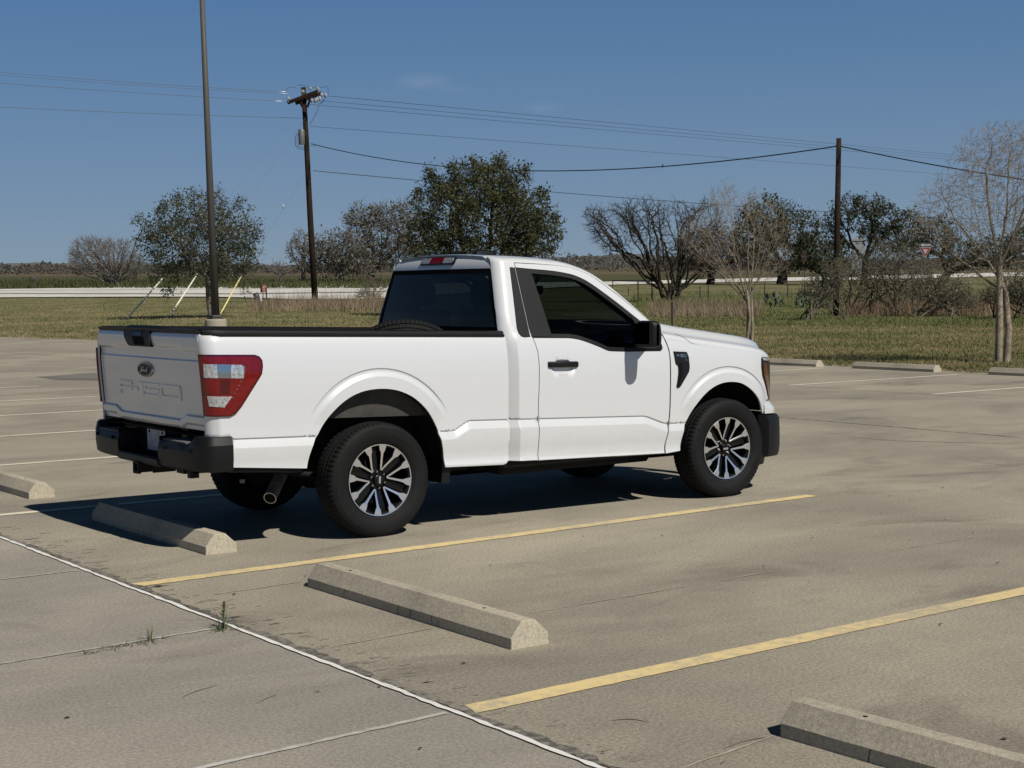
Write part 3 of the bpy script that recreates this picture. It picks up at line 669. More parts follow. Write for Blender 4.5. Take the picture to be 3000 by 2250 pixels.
# ---- rear bumper (loft round the plan)
planp = smooth_path([(-1.072, .972), (-1.13, .971), (-1.19, .962), (-1.225, .942), (-1.248, .912), (-1.266, .87), (-1.283, .78), (-1.295, .66), (-1.303, .50), (-1.308, .345)], 4)
PL = np.array(planp); Tn = np.gradient(PL, axis=0); Tn /= np.linalg.norm(Tn, axis=1)[:, None]; Nn = np.stack([-Tn[:, 1], Tn[:, 0]], 1); Nn *= np.sign((Nn@np.array([-1, 1.])))[:, None]
b = MB()
for sg in (-1, 1):
    G = []
    for p, n_ in zip(PL, Nn):
        zt_ = .745-.045*float(sst((.83-p[1])/.07)); zb_ = .522 
        prf = [(-.10, zb_+.012), (-.02, zb_), (-.004, zb_+.012), (0, zb_+.05), (.004, .60), (.004, zt_-.055), (.0, zt_-.05), (-.008, zt_-.012), (-.020, zt_), (-.10, zt_+.001), (-.17, zt_)]
        G.append([(p[0]+n_[0]*a*(1 if True else 0), sg*(p[1]+n_[1]*a), h) for a, h in prf])
    b.grid(G)
    b.add(G[-1], [tuple(range(len(G[-1])))]); b.add(G[0], [tuple(range(len(G[0])))])
b.box(-1.318, -1.285, -.35, .35, .520, .572, bev=.01)
b.box(-1.30, -1.14, -.35, .35, .515, .53)
bump = b.build('rear_bumper', blackp, truck, angle=38)
b = MB(); b.box(-1.165, -1.15, -.36, .36, .53, .76); b.box(-1.30, -1.155, -.36, -.345, .53, .72); b.box(-1.30, -1.155, .345, .36, .53, .72); b.box(-1.21, -1.12, -.86, .86, .735, .745)
b.build('plate_recess', seamk, bump)
padm = mat('step_pad', (.11, .11, .105), .85, bump=.8, bscale=120, var=.3, vscale=60)
for sg in (-1, 1):
    b = MB()
    for i in range(14):
        y0_ = .36+i*.026; b.box(-1.285, -1.17, min(sg*y0_, sg*(y0_+.018)), max(sg*y0_, sg*(y0_+.018)), .699, .7055, bev=.002)
    b.box(-1.288, -1.16, min(sg*.352, sg*.74), max(sg*.352, sg*.74), .694, .701); b.build('step_pad', padm, bump)
b = MB()
for y in (-.80, -.45, .45, .80):
    x = float(np.interp(abs(y), PL[::-1, 1], PL[::-1, 0]))
    b.lathe([(0, -.004), (.011, -.004), (.0135, 0), (.0135, .01)], 16, 'x', (x-.007, y, .655))
for o_ in [b.build('parking_sensor', seamk, bump, smooth=True)]: pass
# licence plate
platem = mat('licence_plate', (.30, .33, .39), .4, var=.35, vscale=30)
b = MB(); b.box(-1.178, -1.174, -.152, .152, .585, .735, bev=.0015)
pl = b.build('licence_plate', platem, bump)
b = MB()
for y in (-.11, .11): b.prism([(y, .722), (y+.010, .712), (y, .702), (y-.010, .712)], -1.177, -1.1825, 'x')
b.build('plate_bolt', seamk, pl)
# hitch receiver, tow hooks
b = MB(); 
t = .008
for y0_, y1_, z0_, z1_ in ((-.034, .034, .452, .46), (-.034, .034, .512, .520), (-.034, -.026, .46, .512), (.026, .034, .46, .512)): b.box(-1.325, -1.02, y0_, y1_, z0_, z1_)
for y0_, y1_, z0_, z1_ in ((-.041, -.034, .445, .527), (.034, .041, .445, .527), (-.034, .034, .445, .452), (-.034, .034, .520, .527)): b.box(-1.33, -1.305, y0_, y1_, z0_, z1_)
b.box(-1.18, -1.08, -.60, .60, .485, .545)
for y in (-.13, .13): b.box(-1.26, -1.10, y-.006, y+.006, .455, .53)
b.box(-1.20, -1.12, -.50, -.38, .475, .51); b.box(-1.20, -1.14, -.60, -.55, .455, .51)
b.build('hitch_receiver', steel, truck)
# black valance under the bed side
for sg in (-1, 1):
    b = MB(); b.grid([[(x, sg*.915, zb), (x, sg*.918, zb-.034), (x, sg*.88, zb-.045)] for x, zb in ((-1.07, .552), (-.80, .535), (-.56, .513))])
    b.build('bed_valance', blackp, truck)
# ---- wheel arch liners
for sg in (-1, 1):
    for nm, AR, x0 in (('rear', ARCH_R, .0), ('front', ARCH_F, 3.12)):
        G = []
        for (x, z) in AR: 
            Y = .925 if nm == 'rear' else .925*float(plan(np.array(x)))
            G.append([(x, sg*Y, z), (x+(x-x0)*.05, sg*(Y-.03), z+.025), (x+(x-x0)*.05, sg*.55, z+.03)])
        b = MB(); b.grid(G); 
        # inner wall
        if nm == 'rear': b.add([(AR[0][0]-.02, sg*.55, .62), (AR[-1][0]+.02, sg*.55, .62), (AR[-1][0]+.02, sg*.55, 1.05), (AR[0][0]-.02, sg*.55, 1.05)], [(0, 1, 2, 3)])
        else: b.add([(AR[0][0]-.02, sg*.55, .45), (AR[-1][0]+.05, sg*.55, .45), (AR[-1][0]+.05, sg*.55, 1.05), (AR[0][0]-.02, sg*.55, 1.05)], [(0, 1, 2, 3)])
        b.build('arch_liner', bedm, truck, xf=rk)
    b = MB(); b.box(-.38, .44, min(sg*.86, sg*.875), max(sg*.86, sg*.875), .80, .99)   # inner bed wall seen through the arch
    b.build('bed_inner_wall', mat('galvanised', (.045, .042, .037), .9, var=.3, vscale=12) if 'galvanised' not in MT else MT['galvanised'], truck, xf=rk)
    # mud flap
    b = MB(); b.prism([(.50, .478), (.545, .474), (.562, .40), (.556, .315), (.49, .322), (.498, .40)], sg*.70, sg*.935, 'y'); b.build('mud_flap', blackp, truck)
    b = MB(); b.box(.998, 1.034, min(sg*.945, sg*.90), max(sg*.945, sg*.90), .425, .47, bev=.006); b.build('splash_clip', blackp, truck, xf=rk)
    # front air dam / bumper
# ---- front bumper, grille, air dam
b = MB(); G = []
th = np.linspace(0, 1, 40)
xs = np.concatenate([np.linspace(3.555, 3.8, 14), np.linspace(3.81, 3.985, 22)])
def fplan(x): t = np.clip((x-3.26)/.735, 0, .9995); return .985*(1-t**3)**(1/3)
right = [(x, -float(fplan(x))) for x in xs]; left = [(x, -y) for x, y in right[::-1]]
path = right+left
G = []
for x, y in path:
    k = 1-.0; d = np.array([x-3.3, y*.35]); d /= np.linalg.norm(d); q = lambda a, h: (x-d[0]*a, y-d[1]*a, h)
    G.append([q(.05, .385), q(.015, .392), q(.006, .42), q(0, .47), q(0, .60), q(.004, .69), q(.02, .715), q(.09, .722)])
b.grid(G); b.add(G[0], [tuple(range(8))]); b.add(G[-1], [tuple(range(7, -1, -1))])
fb = b.build('front_bumper', blackp, truck, xf=rk, angle=40)
b = MB(); G = []
for x, y in path: 
    d = np.array([x-3.3, y*.35]); d /= np.linalg.norm(d); G.append([(x-.07-d[0]*.02, y*.93, .45), (x-.10, y*.90, .315)])
b.grid(G); b.build('air_dam', blackp, fb, xf=rk)
b = MB()
b.prism([(-.66, .74), (.66, .74), (.68, 1.12), (-.68, 1.12)], 3.74, 3.80, 'x')
for k in range(5): b.box(3.80, 3.83, -.62, .62, .79+k*.07, .815+k*.07, bev=.008)
for k in range(-6, 7): b.box(3.795, 3.82, k*.1-.008, k*.1+.008, .76, 1.10)
b.build('grille', blackp, truck, xf=rk)
# ---- wheels
def make_tyre():
    prof_ = [(.236, -.088), (.243, -.096), (.252, -.104), (.275, -.116), (.305, -.124), (.335, -.1255), (.352, -.121), (.364, -.1125), (.372, -.106), (.378, -.098), (.3825, -.085)]
    grv = [(.3845, -.062), (.3755, -.0605), (.3755, -.0515), (.3860, -.050), (.3868, -.022), (.3775, -.0205), (.3775, -.0115), (.3872, -.010)]
    P = prof_+grv; P = P+[(r, -h) for r, h in P[::-1]]
    seg = 288; pts = []
    rr = np.random.RandomState(3)
    for i in range(seg):
        a = 2*math.pi*i/seg; lug = (i % 4) == 0
        for k, (r, h) in enumerate(P):
            kk = min(k, len(P)-1-k)
            if lug and kk in (8, 9, 10, 11): r -= (.004, .008, .007, .005)[kk-8]
            if (i % 4) == 2 and kk in (8, 9): r += .0015
            if (i % 3 == 0) and kk in (14, 15): r -= .003
            # raised rib of lettering band on the sidewall
            if kk == 3: pass
            pts.append((r*math.cos(a), h, r*math.sin(a)))
    n = len(P); F = [(i*n+k, i*n+k+1, ((i+1) % seg)*n+k+1, ((i+1) % seg)*n+k) for i in range(seg) for k in range(n-1)]
    b = MB(); b.add(pts, F); return b
tyre_m = mat('tyre_rubber', (.0048, .0048, .005), .75, bump=.2, bscale=140, var=.35, vscale=9, spec=.3)
def rim_parts():
    """built facing -y, centre at origin"""
    parts = []
    b = MB()
    b.lathe([(.236, -.092), (.2425, -.098), (.2425, -.103), (.236, -.104), (.229, -.100), (.222, -.085), (.214, -.03), (.205, .06), (.21, .09)], 72, 'y')
    b.lathe([(.0, .0), (.205, .02), (.20, .06)], 36, 'y')            # back disc
    parts.append(('rim_barrel', b, blackp, 40))
    # brake disc
    b = MB(); b.lathe([(.06, -.005), (.06, -.012), (.165, -.012), (.165, .0)], 40, 'y'); parts.append(('brake_disc', b, steel, 40))
    # ring
    b = MB(); b.lathe([(.2345, -.0995), (.2345, -.1045), (.2405, -.1055), (.2415, -.101)], 96, 'y'); parts.append(('rim_edge', b, alu, 60))
    sp = MB(); fc = MB()
    for k in range(6):
        c = math.radians(60*k+11)
        for s in (-1, 1):
            def P(r, t): a = c+s*t; return (r*math.cos(a), r*math.sin(a))
            D = math.radians
            def ctr(r):
                t_ = max(0, (r-.066)/.139); return math.atan2(.0575*t_, .066+.1305*t_)
            def arm(r, h, sd): return P(r, ctr(r)+sd*h/r)
            L = [arm(.066, .0035, -1), arm(.105, .0070, -1), arm(.150, .0078, -1), arm(.182, .0108, -1), arm(.196, .0200, -1), P(.2355, D(8.6))]
            Rr = [P(.2355, D(22.6)), arm(.200, .0190, 1), arm(.186, .0105, 1), arm(.160, .0078, 1), arm(.115, .0074, 1), arm(.085, .0072, 1), arm(.066, .0070, 1)]
            n = len(L); m_ = len(Rr)
            def dep(p): r = math.hypot(*p); return -.074-.030*float(sst((r-.06)/.16))
            poly = L+Rr
            V = [(x, dep((x, z)), z) for x, z in poly]+[(x*1.0, dep((x, z))+.045, z) for x, z in poly]
            N_ = len(poly)
            def quads(off): 
                return [tuple(off+q for q in t) for t in ((0, 1, 11, 12), (1, 2, 10, 11), (2, 3, 9, 10), (3, 4, 8, 9), (4, 5, 6, 7), (4, 7, 8, 4)[:3])]
            side = [(i, (i+1) % N_, N_+(i+1) % N_, N_+i) for i in range(N_)]
            sp.add(V, side+quads(N_))
            # machined face, slightly inset and proud
            cc = np.mean(poly, 0)
            q = offset(poly, .0012)
            V2 = [(x, dep((x, z))-.0012, z) for x, z in q]; fc.add(V2, quads(0)); fc.add(V2+V[:N_], [(i, (i+1) % N_, N_+(i+1) % N_, N_+i) for i in range(N_)])
    # spoke webs (black, set back) filling the V root, and the hub
    for k in range(6):
        c = math.radians(60*k+11+30)
        pts = [(.05, -.25), (.10, -.20), (.215, -.12), (.215, .12), (.10, .20), (.05, .25)]
        V = [(r*math.cos(c+a), -.050-.018*(r-.05)/.16, r*math.sin(c+a)) for r, a in pts]; V += [(x, y+.03, z) for x, y, z in V]
        sp.add(V, [tuple(range(6)), tuple(range(11, 5, -1))]+[(i, (i+1) % 6, 6+(i+1) % 6, 6+i) for i in range(6)])
    sp.lathe([(0, -.060), (.060, -.060), (.072, -.050), (.075, .0)], 36, 'y')
    parts.append(('spokes', sp, gloss, 35)); parts.append(('machined_spoke_face', fc, alu, 35))
    b = MB(); b.lathe([(0, -.086), (.026, -.086), (.032, -.082), (.034, -.055)], 32, 'y'); parts.append(('centre_cap', b, gloss, 40))
    b = MB(); b.prism([(-.0085+.0062, -.024), (.0085-.0062+.009, -.024), (.0085+.0062-.002, .024), (-.0085+.0062-.0, .024)], -.0855, -.089, 'y'); parts.append(('cap_emblem', b, alu, 40))
    for k in range(6):
        c = math.radians(60*k+41); b = MB(); x, z = .056*math.cos(c), .056*math.sin(c)
        b.lathe([(0, -.080), (.005, -.080), (.0085, -.077), (.0095, -.070), (.0105, -.055)], 6, 'y', (x, 0, z)); parts.append(('lug_nut', b, chrome, 30))
    return parts
w0 = make_tyre().build('wheel', tyre_m, truck, angle=32)
# raised arcs on the sidewall (worn moulded ribs)
b = MB()
b.lathe([(.3445, -.1238), (.3465, -.1250), (.3485, -.1228)], 120, 'y'); b.lathe([(.262, -.1095), (.2645, -.1125), (.267, -.1125)], 120, 'y')
rg = random.Random(5)
for a0, a1, r in ((.55, 1.25, .315), (3.3, 4.1, .315)):
    n_ = 9
    for i in range(n_):
        a = a0+(a1-a0)*i/n_; w_ = (a1-a0)/n_*.62
        P = [(r_*math.cos(t_), 0, r_*math.sin(t_)) for r_, t_ in ((r-.014, a), (r+.014, a), (r+.014, a+w_), (r-.014, a+w_))]
        P1 = [(x, -.1262, z) for x, _, z in P]; P0 = [(x, -.120, z) for x, _, z in P]
        b.add(P1+P0, [(0, 1, 2, 3), (0, 1, 5, 4), (1, 2, 6, 5), (2, 3, 7, 6), (3, 0, 4, 7)])
b.build('sidewall_relief', tyre_m, w0, angle=30)
for nm, b, m, an in rim_parts():
    b.build(nm, m, w0, angle=an)
RW = .3875
w0.location = (0, -.845, RW-.006)
spin = [('r', 0, 0), ]
wf = copy_tree(w0, truck); wf.location = (3.119, -.845, RW-.006); wf.rotation_euler = (0, math.radians(87), math.radians(0))
wl_ = copy_tree(w0, truck); wl_.location = (0, .845, RW-.006); wl_.rotation_euler = (0, math.radians(20), math.pi)
wl2 = copy_tree(w0, truck); wl2.location = (3.119, .845, RW-.006); wl2.rotation_euler = (0, math.radians(50), math.pi)
w0.rotation_euler = (0, math.radians(2.5), 0)
# ---- underbody
b = MB()
for sg in (-1, 1): b.box(-1.15, 3.5, min(sg*.42, sg*.50), max(sg*.42, sg*.50), .44, .58)
for x in (-1.0, -.35, .45, 1.3, 2.2, 3.3): b.box(x-.05, x+.05, -.42, .42, .46, .54)
b.build('chassis_frame', steel, truck, xf=rk)
b = MB(); b.tube([(0, -.70, .385), (0, .70, .385)], .045, 12); b.lathe([(.0, -.16), (.09, -.14), (.14, -.06), (.15, 0), (.14, .06), (.09, .14), (0, .16)], 20, 'x', (.0, 0, .385))
b.tube([(.1, 0, .39), (2.0, 0, .45)], .04, 10)
for sg in (-1, 1): b.tube([(-.80, sg*.5, .52), (-.3, sg*.5, .40), (0, sg*.5, .345), (.4, sg*.5, .40), (.75, sg*.5, .50)], .03, 6); b.tube([(-.15, sg*.55, .38), (-.22, sg*.52, .75)], .025, 8)
b.build('rear_axle', steel, truck, smooth=True)
b = MB(); b.tube([(3.119, -.7, .38), (3.119, .7, .38)], .035, 10); b.box(2.8, 3.4, -.40, .40, .28, .42, bev=.03); b.build('front_suspension', steel, truck)
b = MB(); b.box(1.15, 2.35, -.38, .02, .30, .46, bev=.04); b.box(1.3, 2.6, .1, .4, .30, .44, bev=.04); b.box(1.05, 2.45, -.88, .88, .40, .47, bev=.02); b.build('fuel_tank', bedm, truck)
for sg in (-1, 1): b = MB(); b.box(1.05, 2.46, min(sg*.80, sg*.885), max(sg*.80, sg*.885), .375, .44, bev=.015); b.build('rocker_panel', steel, truck)
b = MB(); b.lathe([(.10, -.3), (.11, -.28), (.11, .28), (.10, .3)], 20, 'x', (.55, -.45, .42)); b.build('muffler', steel, truck, smooth=True)
pth = smooth_path([(.3, -.30, .44), (-.2, -.30, .47), (-.42, -.42, .45), (-.54, -.52, .375), (-.60, -.575, .325), (-.655, -.628, .285)], 6)
b = MB(); b.tube(pth, .042, 20, cap=False); b.tube([tuple(p) for p in pth[::-1]], .037, 20, cap=False)
ex_ = b.build('exhaust_pipe', pipe_m, truck, smooth=True)
b = MB(); b.tube([np.array(pth[-1])-.006*(np.array(pth[-1])-np.array(pth[-2]))/.01, np.array(pth[-1])+.002*(np.array(pth[-1])-np.array(pth[-2]))/.01], .0435, 20); b.tube([pth[-1], pth[-2]], .0370, 20); b.build('tip_ring', mat('bright_steel', (.5, .48, .44), .3, metal=.9), ex_)
b = MB(); b.tube([pth[-4], np.array(pth[-1])+.003*(np.array(pth[-1])-np.array(pth[-2]))/.01], .0375, 20); b.build('pipe_bore', seamk, ex_)
b = MB(); b.box(-.845, -.82, -.60, -.575, .395, .42); b.build('hanger_bracket', pipe_m, ex_)
b = MB(); b.box(.62, 1.0, -.55, .55, .34, .44, bev=.03); b.box(2.35, 2.75, -.50, .50, .27, .42, bev=.04); b.box(1.2, 2.4, -.62, -.42, .29, .40, bev=.02); b.box(1.2, 2.78, .42, .68, .17, .40, bev=.03); b.build('underbody_fill', steel, truck)  # plain dark boxes added to fill the lit gap under the sill
# ---- cab interior
b = MB(); b.box(1.16, 2.55, -.84, .84, .52, .58); b.box(1.14, 1.18, -.82, .82, .55, 1.36); b.build('cab_floor', inner, truck, xf=rk)
b = MB(); b.box(1.30, 1.85, -.72, .72, .80, .98, bev=.06)
for y in (-.42, .42): b.prism([(1.20, .95), (1.34, .95), (1.28, 1.52), (1.17, 1.52)], y-.27, y+.27, 'y', bev=.03); b.box(1.16, 1.26, y-.14, y+.14, 1.56, 1.74, bev=.04)
b.prism([(1.20, .95), (1.34, .95), (1.28, 1.40), (1.17, 1.40)], -.14, .14, 'y')
b.build('bench_seat', inner, truck, xf=rk)
b = MB(); b.prism([(2.12, 1.05), (2.05, 1.20), (2.12, 1.33), (2.30, 1.385), (2.62, 1.36), (2.62, 1.0)], -.84, .84, 'y'); b.build('dashboard', inner, truck, xf=rk)
b = MB(); cx_, cz_ = 1.93, 1.25
b.tube([(cx_+.19*math.sin(a)*.42, .42+.19*math.cos(a), cz_+.19*math.sin(a)*.91) for a in np.linspace(0, 2*math.pi, 33)], .014, 8, cap=False); b.tube([(cx_, .42, cz_), (2.15, .42, 1.13)], .03, 8); b.box(cx_-.015, cx_+.02, .25, .59, cz_-.025, cz_+.025)
b.build('steering_wheel', inner, truck, xf=rk)
b = MB(); b.box(1.955, 1.975, -.12, .12, 1.655, 1.72, bev=.008); b.tube([(1.97, 0, 1.72), (2.02, 0, 1.80)], .012, 6); b.build('rear_view_mirror', gloss, truck, xf=rk)
b = MB(); b.box(1.75, 1.93, -.60, -.10, 1.80, 1.815, bev=.005); b.box(1.75, 1.93, .10, .60, 1.80, 1.815, bev=.005); b.build('sun_visor', inner, truck, xf=rk)
b = MB(); G = [[(x, y, float(np.interp(x, _rx, _rz))-.045) for y in (-.60, 0, .60)] for x in np.linspace(1.14, 1.84, 8)]; b.grid(G); b.build('headliner', inner, truck, xf=rk)
# inside skins so that the glazing looks into a dark cabin
for sg in (-1, 1):
    b = MB()
    b.grid([[(x, sg*(float(Ys(np.array([x]), np.array([z]))[0])-.06), z) for z in (.56, 1.0, 1.28)] for x in np.linspace(1.2, 2.5, 8)])
    b.build('door_lining', inner, truck, xf=rk)
    b = MB(); b.tube([(2.48, sg*.81, 1.34), (2.26, sg*.775, 1.50), (2.00, sg*.705, 1.69), (1.84, sg*.67, 1.79), (1.6, sg*.665, 1.82), (1.25, sg*.665, 1.82)], .034, 8); b.tube([(1.24, sg*.82, 1.33), (1.24, sg*.655, 1.80)], .03, 8); b.build('pillar_lining', inner, truck, xf=rk)
# ---- side mirrors
for sg in (-1, 1):
    b = MB(); S = []
    for y, e in ((1.015, .02), (1.03, .004), (1.10, 0), (1.20, .002), (1.228, .015), (1.236, .035)):
        x0, x1, z0, z1 = 2.125+e, 2.236-e, 1.262+e*.7, 1.462-e*.7
        S.append([(x, sg*y, z) for x, z in smooth_path([(x0, z0+.02), (x0+.01, z0+.005), (x0+.03, z0), (x1-.035, z0+.004), (x1-.008, z0+.02), (x1, z0+.07), (x1-.008, z1-.03), (x1-.03, z1-.005), (x0+.03, z1), (x0+.008, z1-.008), (x0, z1-.025)], 3, True)])
    G = np.array(S); b.grid(G, wrap=True); b.add(G[0], [tuple(range(G.shape[1]))]); b.add(G[-1], [tuple(range(G.shape[1]-1, -1, -1))])
    mr = b.build('side_mirror', blackp, truck, xf=rk, angle=45)
    b = MB(); b.box(2.122, 2.128, min(sg*1.035, sg*1.215), max(sg*1.035, sg*1.215), 1.285, 1.445, bev=.002); b.build('mirror_glass', mat('mirror_silver', (.10, .105, .115), .05, metal=1) if 'mirror_silver' not in MT else MT['mirror_silver'], mr, xf=rk)
    b = MB(); b.tube([(2.33, sg*.90, 1.30), (2.27, sg*.98, 1.305), (2.22, sg*1.05, 1.315)], [.045, .04, .035], 10); b.build('mirror_arm', blackp, mr, xf=rk, smooth=True)
# ---- antennas / roof pods
for (x, y, L, h) in ((.93, .63, .17, .035), (1.45, .14, .21, .045)):
    pass
for (x, y, L_f, hz_) in ((1.25, .60, .15, 1.905), (1.42, .02, .22, 1.925)):
    G = []
    for t, hh, ww in ((0, .004, .02), (.03, .045, .034), (.12, .060, .038), (.55, .062, .038), (.85, .045, .030), (1, .004, .008)):
        xx = x+t*L_f; G.append([(xx, y-ww, hz_), (xx+.004, y-ww*.8, hz_+hh*.85), (xx+.006, y, hz_+hh), (xx+.004, y+ww*.8, hz_+hh*.85), (xx, y+ww, hz_)])
    bb = MB(); bb.grid(G); bb.add(G[0], [(0, 1, 2, 3, 4)]); bb.build('roof_antenna', blackp, truck, xf=rk, angle=35)
for ob in list(truck.children_recursive if hasattr(truck, 'children_recursive') else []): pass
# ================================================================== the lot
def conc(name, c, dark=.72, lite=1.18, grain=1.0):
    m = bpy.data.materials.new(name); m.use_nodes = True; n = m.node_tree.nodes; l = m.node_tree.links.new; b = n['Principled BSDF']; b.inputs['Roughness'].default_value = .88; b.inputs['Specular IOR Level'].default_value = .25
    tc = n.new('ShaderNodeTexCoord')
    def noise(scale, det=4, sx=1, sy=1, rough=.6, dist=0):
        mp = n.new('ShaderNodeMapping'); mp.inputs['Scale'].default_value = (sx, sy, 1); l(tc.outputs['Object'], mp.inputs[0])
        t = n.new('ShaderNodeTexNoise'); t.inputs['Scale'].default_value = scale; t.inputs['Detail'].default_value = det; t.inputs['Roughness'].default_value = rough; t.inputs['Distortion'].default_value = dist; l(mp.outputs[0], t.inputs['Vector']); return t.outputs[0]
    def ramp(f, a, ca, z, cz):
        r = n.new('ShaderNodeValToRGB'); e = r.color_ramp.elements; e[0].position = a; e[0].color = (ca, ca, ca, 1) if not hasattr(ca, '__len__') else (*ca, 1); e[1].position = z; e[1].color = (cz, cz, cz, 1) if not hasattr(cz, '__len__') else (*cz, 1); l(f, r.inputs[0]); return r.outputs[0]
    def mul(a, b_, f=1):
        x = n.new('ShaderNodeMix'); x.data_type = 'RGBA'; x.blend_type = 'MULTIPLY'; x.inputs[0].default_value = f; l(a, x.inputs[6]); l(b_, x.inputs[7]); return x.outputs[2]
    base = ramp(noise(.42, 5, .8, 1, .6, .6), .36, tuple(v*(.80, .80, .83)[i] for i, v in enumerate(c)), .62, tuple(v*1.12 for v in c))
    # brushed streaks run along x; greyer tyre marks
    k = ramp(noise(1.6, 6, .45, 1.3, .7), .36, .92, .62, 1.04); base = mul(base, k)
    k = ramp(noise(.9, 6, .55, 1.0, .62, 1.2), .55, 1.0, .72, (dark, dark*.985, dark*1.0)); base = mul(base, k)
    k = ramp(noise(7, 6, .6, 1.2, .75), .58, 1.0, .80, lite); base = mul(base, k)
    k = ramp(noise(3.1, 8, .7, 1.2, .85, 2.0), .66, 1.0, .76, .86); base = mul(base, k)
    k = ramp(noise(60, 3, 1, 1, .8), .38, 1-.20*grain, .62, 1+.17*grain); base = mul(base, k)
    k = ramp(noise(190, 2, 1, 1, .8), .38, 1-.19*grain, .62, 1+.16*grain); base = mul(base, k)
    l(base, b.inputs['Base Color'])
    bp = n.new('ShaderNodeBump'); bp.inputs['Strength'].default_value = .35; bp.inputs['Distance'].default_value = .004; l(noise(160, 4, .6, 1), bp.inputs['Height']); l(bp.outputs[0], b.inputs['Normal'])
    MT[name] = m; return m
conc_a = conc('concrete_lot', (.325, .290, .222), dark=.68, lite=1.10, grain=1.35)
conc_b = conc('concrete_drive', (.322, .290, .238), dark=.78, lite=1.1, grain=1.2)
conc_c = conc('cast_concrete', (.40, .355, .27), dark=.72, grain=.9)
conc_f = conc('far_concrete', (.31, .285, .245))
def sheet(name, pts, z, m, kind='structure', label=None):
    o = link(name, [(x, y, z) for x, y in pts], [tuple(range(len(pts)))], m); return tag(o, kind=kind, label=label)
edge_pts = [(float(lot_edge_x(y)), y) for y in (-40, 0, 15, 22, 30, 40, 50, 62, 75)]
sheet('parking_lot', [(-2.03, -40)]+edge_pts+[(-2.03, 75)], 0, conc_a)
sheet('driveway', [(-40, -40), (-2.03, -40), (-2.03, 75), (-40, 75)], .0, conc_b)
rs = np.random.RandomState(11); rnd = random.Random(4)
def line(name, p0, p1, w, z, m, jit=.004, n=None, label=None):
    p0 = np.array(p0, float); p1 = np.array(p1, float); L = np.hypot(*(p1-p0)); n = n or max(3, int(L/.06)); t = (p1-p0)/L; q = np.array([-t[1], t[0]])
    A = []; B = []
    for i in range(n+1):
        c = p0+(p1-p0)*i/n; A.append(c+q*(w/2+rs.uniform(-jit, jit))); B.append(c-q*(w/2+rs.uniform(-jit, jit)))
    V = [(*a, z) for a in A]+[(*b_, z) for b_ in B]; F = [(i, i+1, n+1+i+1, n+1+i) for i in range(n)]
    return tag(link(name, V, F, m), kind='structure', label=label)
def paint(name, c, under, lo, hi, sc=9):
    m = bpy.data.materials.new(name); m.use_nodes = True; n = m.node_tree.nodes; l = m.node_tree.links.new; b = n['Principled BSDF']; b.inputs['Roughness'].default_value = .7; b.inputs['Specular IOR Level'].default_value = .3
    tc = n.new('ShaderNodeTexCoord')
    t1 = n.new('ShaderNodeTexNoise'); t1.inputs['Scale'].default_value = sc; t1.inputs['Detail'].default_value = 8; t1.inputs['Roughness'].default_value = .8; l(tc.outputs['Object'], t1.inputs['Vector'])
    t2 = n.new('ShaderNodeTexNoise'); t2.inputs['Scale'].default_value = .9; t2.inputs['Detail'].default_value = 2; l(tc.outputs['Object'], t2.inputs['Vector'])
    ad = n.new('ShaderNodeMath'); ad.operation = 'MULTIPLY_ADD'; ad.inputs[1].default_value = .55; l(t2.outputs[0], ad.inputs[0]); l(t1.outputs[0], ad.inputs[2])
    r = n.new('ShaderNodeValToRGB'); e = r.color_ramp.elements; e[0].position = lo; e[0].color = (*c, 1); e[1].position = hi; e[1].color = (*under, 1); l(ad.outputs[0], r.inputs[0]); l(r.outputs[0], b.inputs['Base Color']); return m
yel = paint('yellow_paint', (.72, .56, .27), (.40, .35, .26), .70, .93, 13)
yel2 = paint('worn_yellow_paint', (.70, .65, .50), (.45, .40, .30), .80, 1.0)
seal = paint('joint_sealant', (.74, .72, .67), (.45, .43, .40), .82, .98, 14)
seal2 = paint('old_sealant', (.52, .51, .47), (.33, .30, .25), .70, .92, 14)
joint_k = paint('joint_dirt', (.09, .085, .07), (.27, .245, .20), .70, .86, 26)
crack_k = mat('crack', (.14, .125, .10), .95)
line('painted_line', (-1.985, -1.585), (3.66, -1.325), .115, .004, yel)
line('painted_line', (-1.985, -4.965), (5.4, -4.59), .125, .004, yel)
for y, x1 in ((1.76, 3.6), (5.2, 3.6), (8.3, 3.7), (11.38, 3.8), (14.25, 3.9), (17.7, 4.0), (21.0, 4.0)): line('painted_line', (-1.98, y+.02), (x1, y+.0), .10, .004, yel2)
for y in (2.3, 5.45, 8.4, 11.6, 14.8, 18.0): line('painted_line', (13.1, y), (17.3, y+.05), .10, .004, yel2)
line('joint_dirt', (-1.992, -9), (-1.995, 30), .052, .0042, joint_k, jit=.022)
line('joint_sealant', (-2.03, -9), (-2.03, 30), .025, .006, seal, jit=.006)
line('joint_sealant', (-8, -5.42), (-2.06, -4.945), .030, .004, seal2, jit=.005)
line('joint_sealant', (-8, -3.45), (-2.06, -2.93), .020, .004, seal2, jit=.005)
line('joint_sealant', (-8, -.98), (-2.06, -.91), .022, .004, seal2, jit=.006)
line('joint_sealant', (-8, 1.2), (-2.06, 1.2), .02, .004, seal2, jit=.006)
faint = paint('faint_joint', (.46, .42, .34), (.37, .32, .24), .66, .80, 12)
for xa, ya, xb, yb__ in ((-1.74, -2.12, -1.19, -2.08), (-1.86, -3.65, -1.27, -3.6), (-.68, -3.6, .4, -3.55), (.62, -3.54, 1.09, -3.51), (2.18, -3.46, 3.0, -3.44), (-1.86, -6.06, -1.28, -5.95)): line('control_joint', (xa, ya), (xb, yb__), .009, .0036, faint, jit=.005)
line('expansion_crack', (8.65, -25), (8.65, 48), .022, .004, crack_k, jit=.01)
line('expansion_crack', (13.0, -25), (13.0, 40), .016, .004, crack_k, jit=.008)
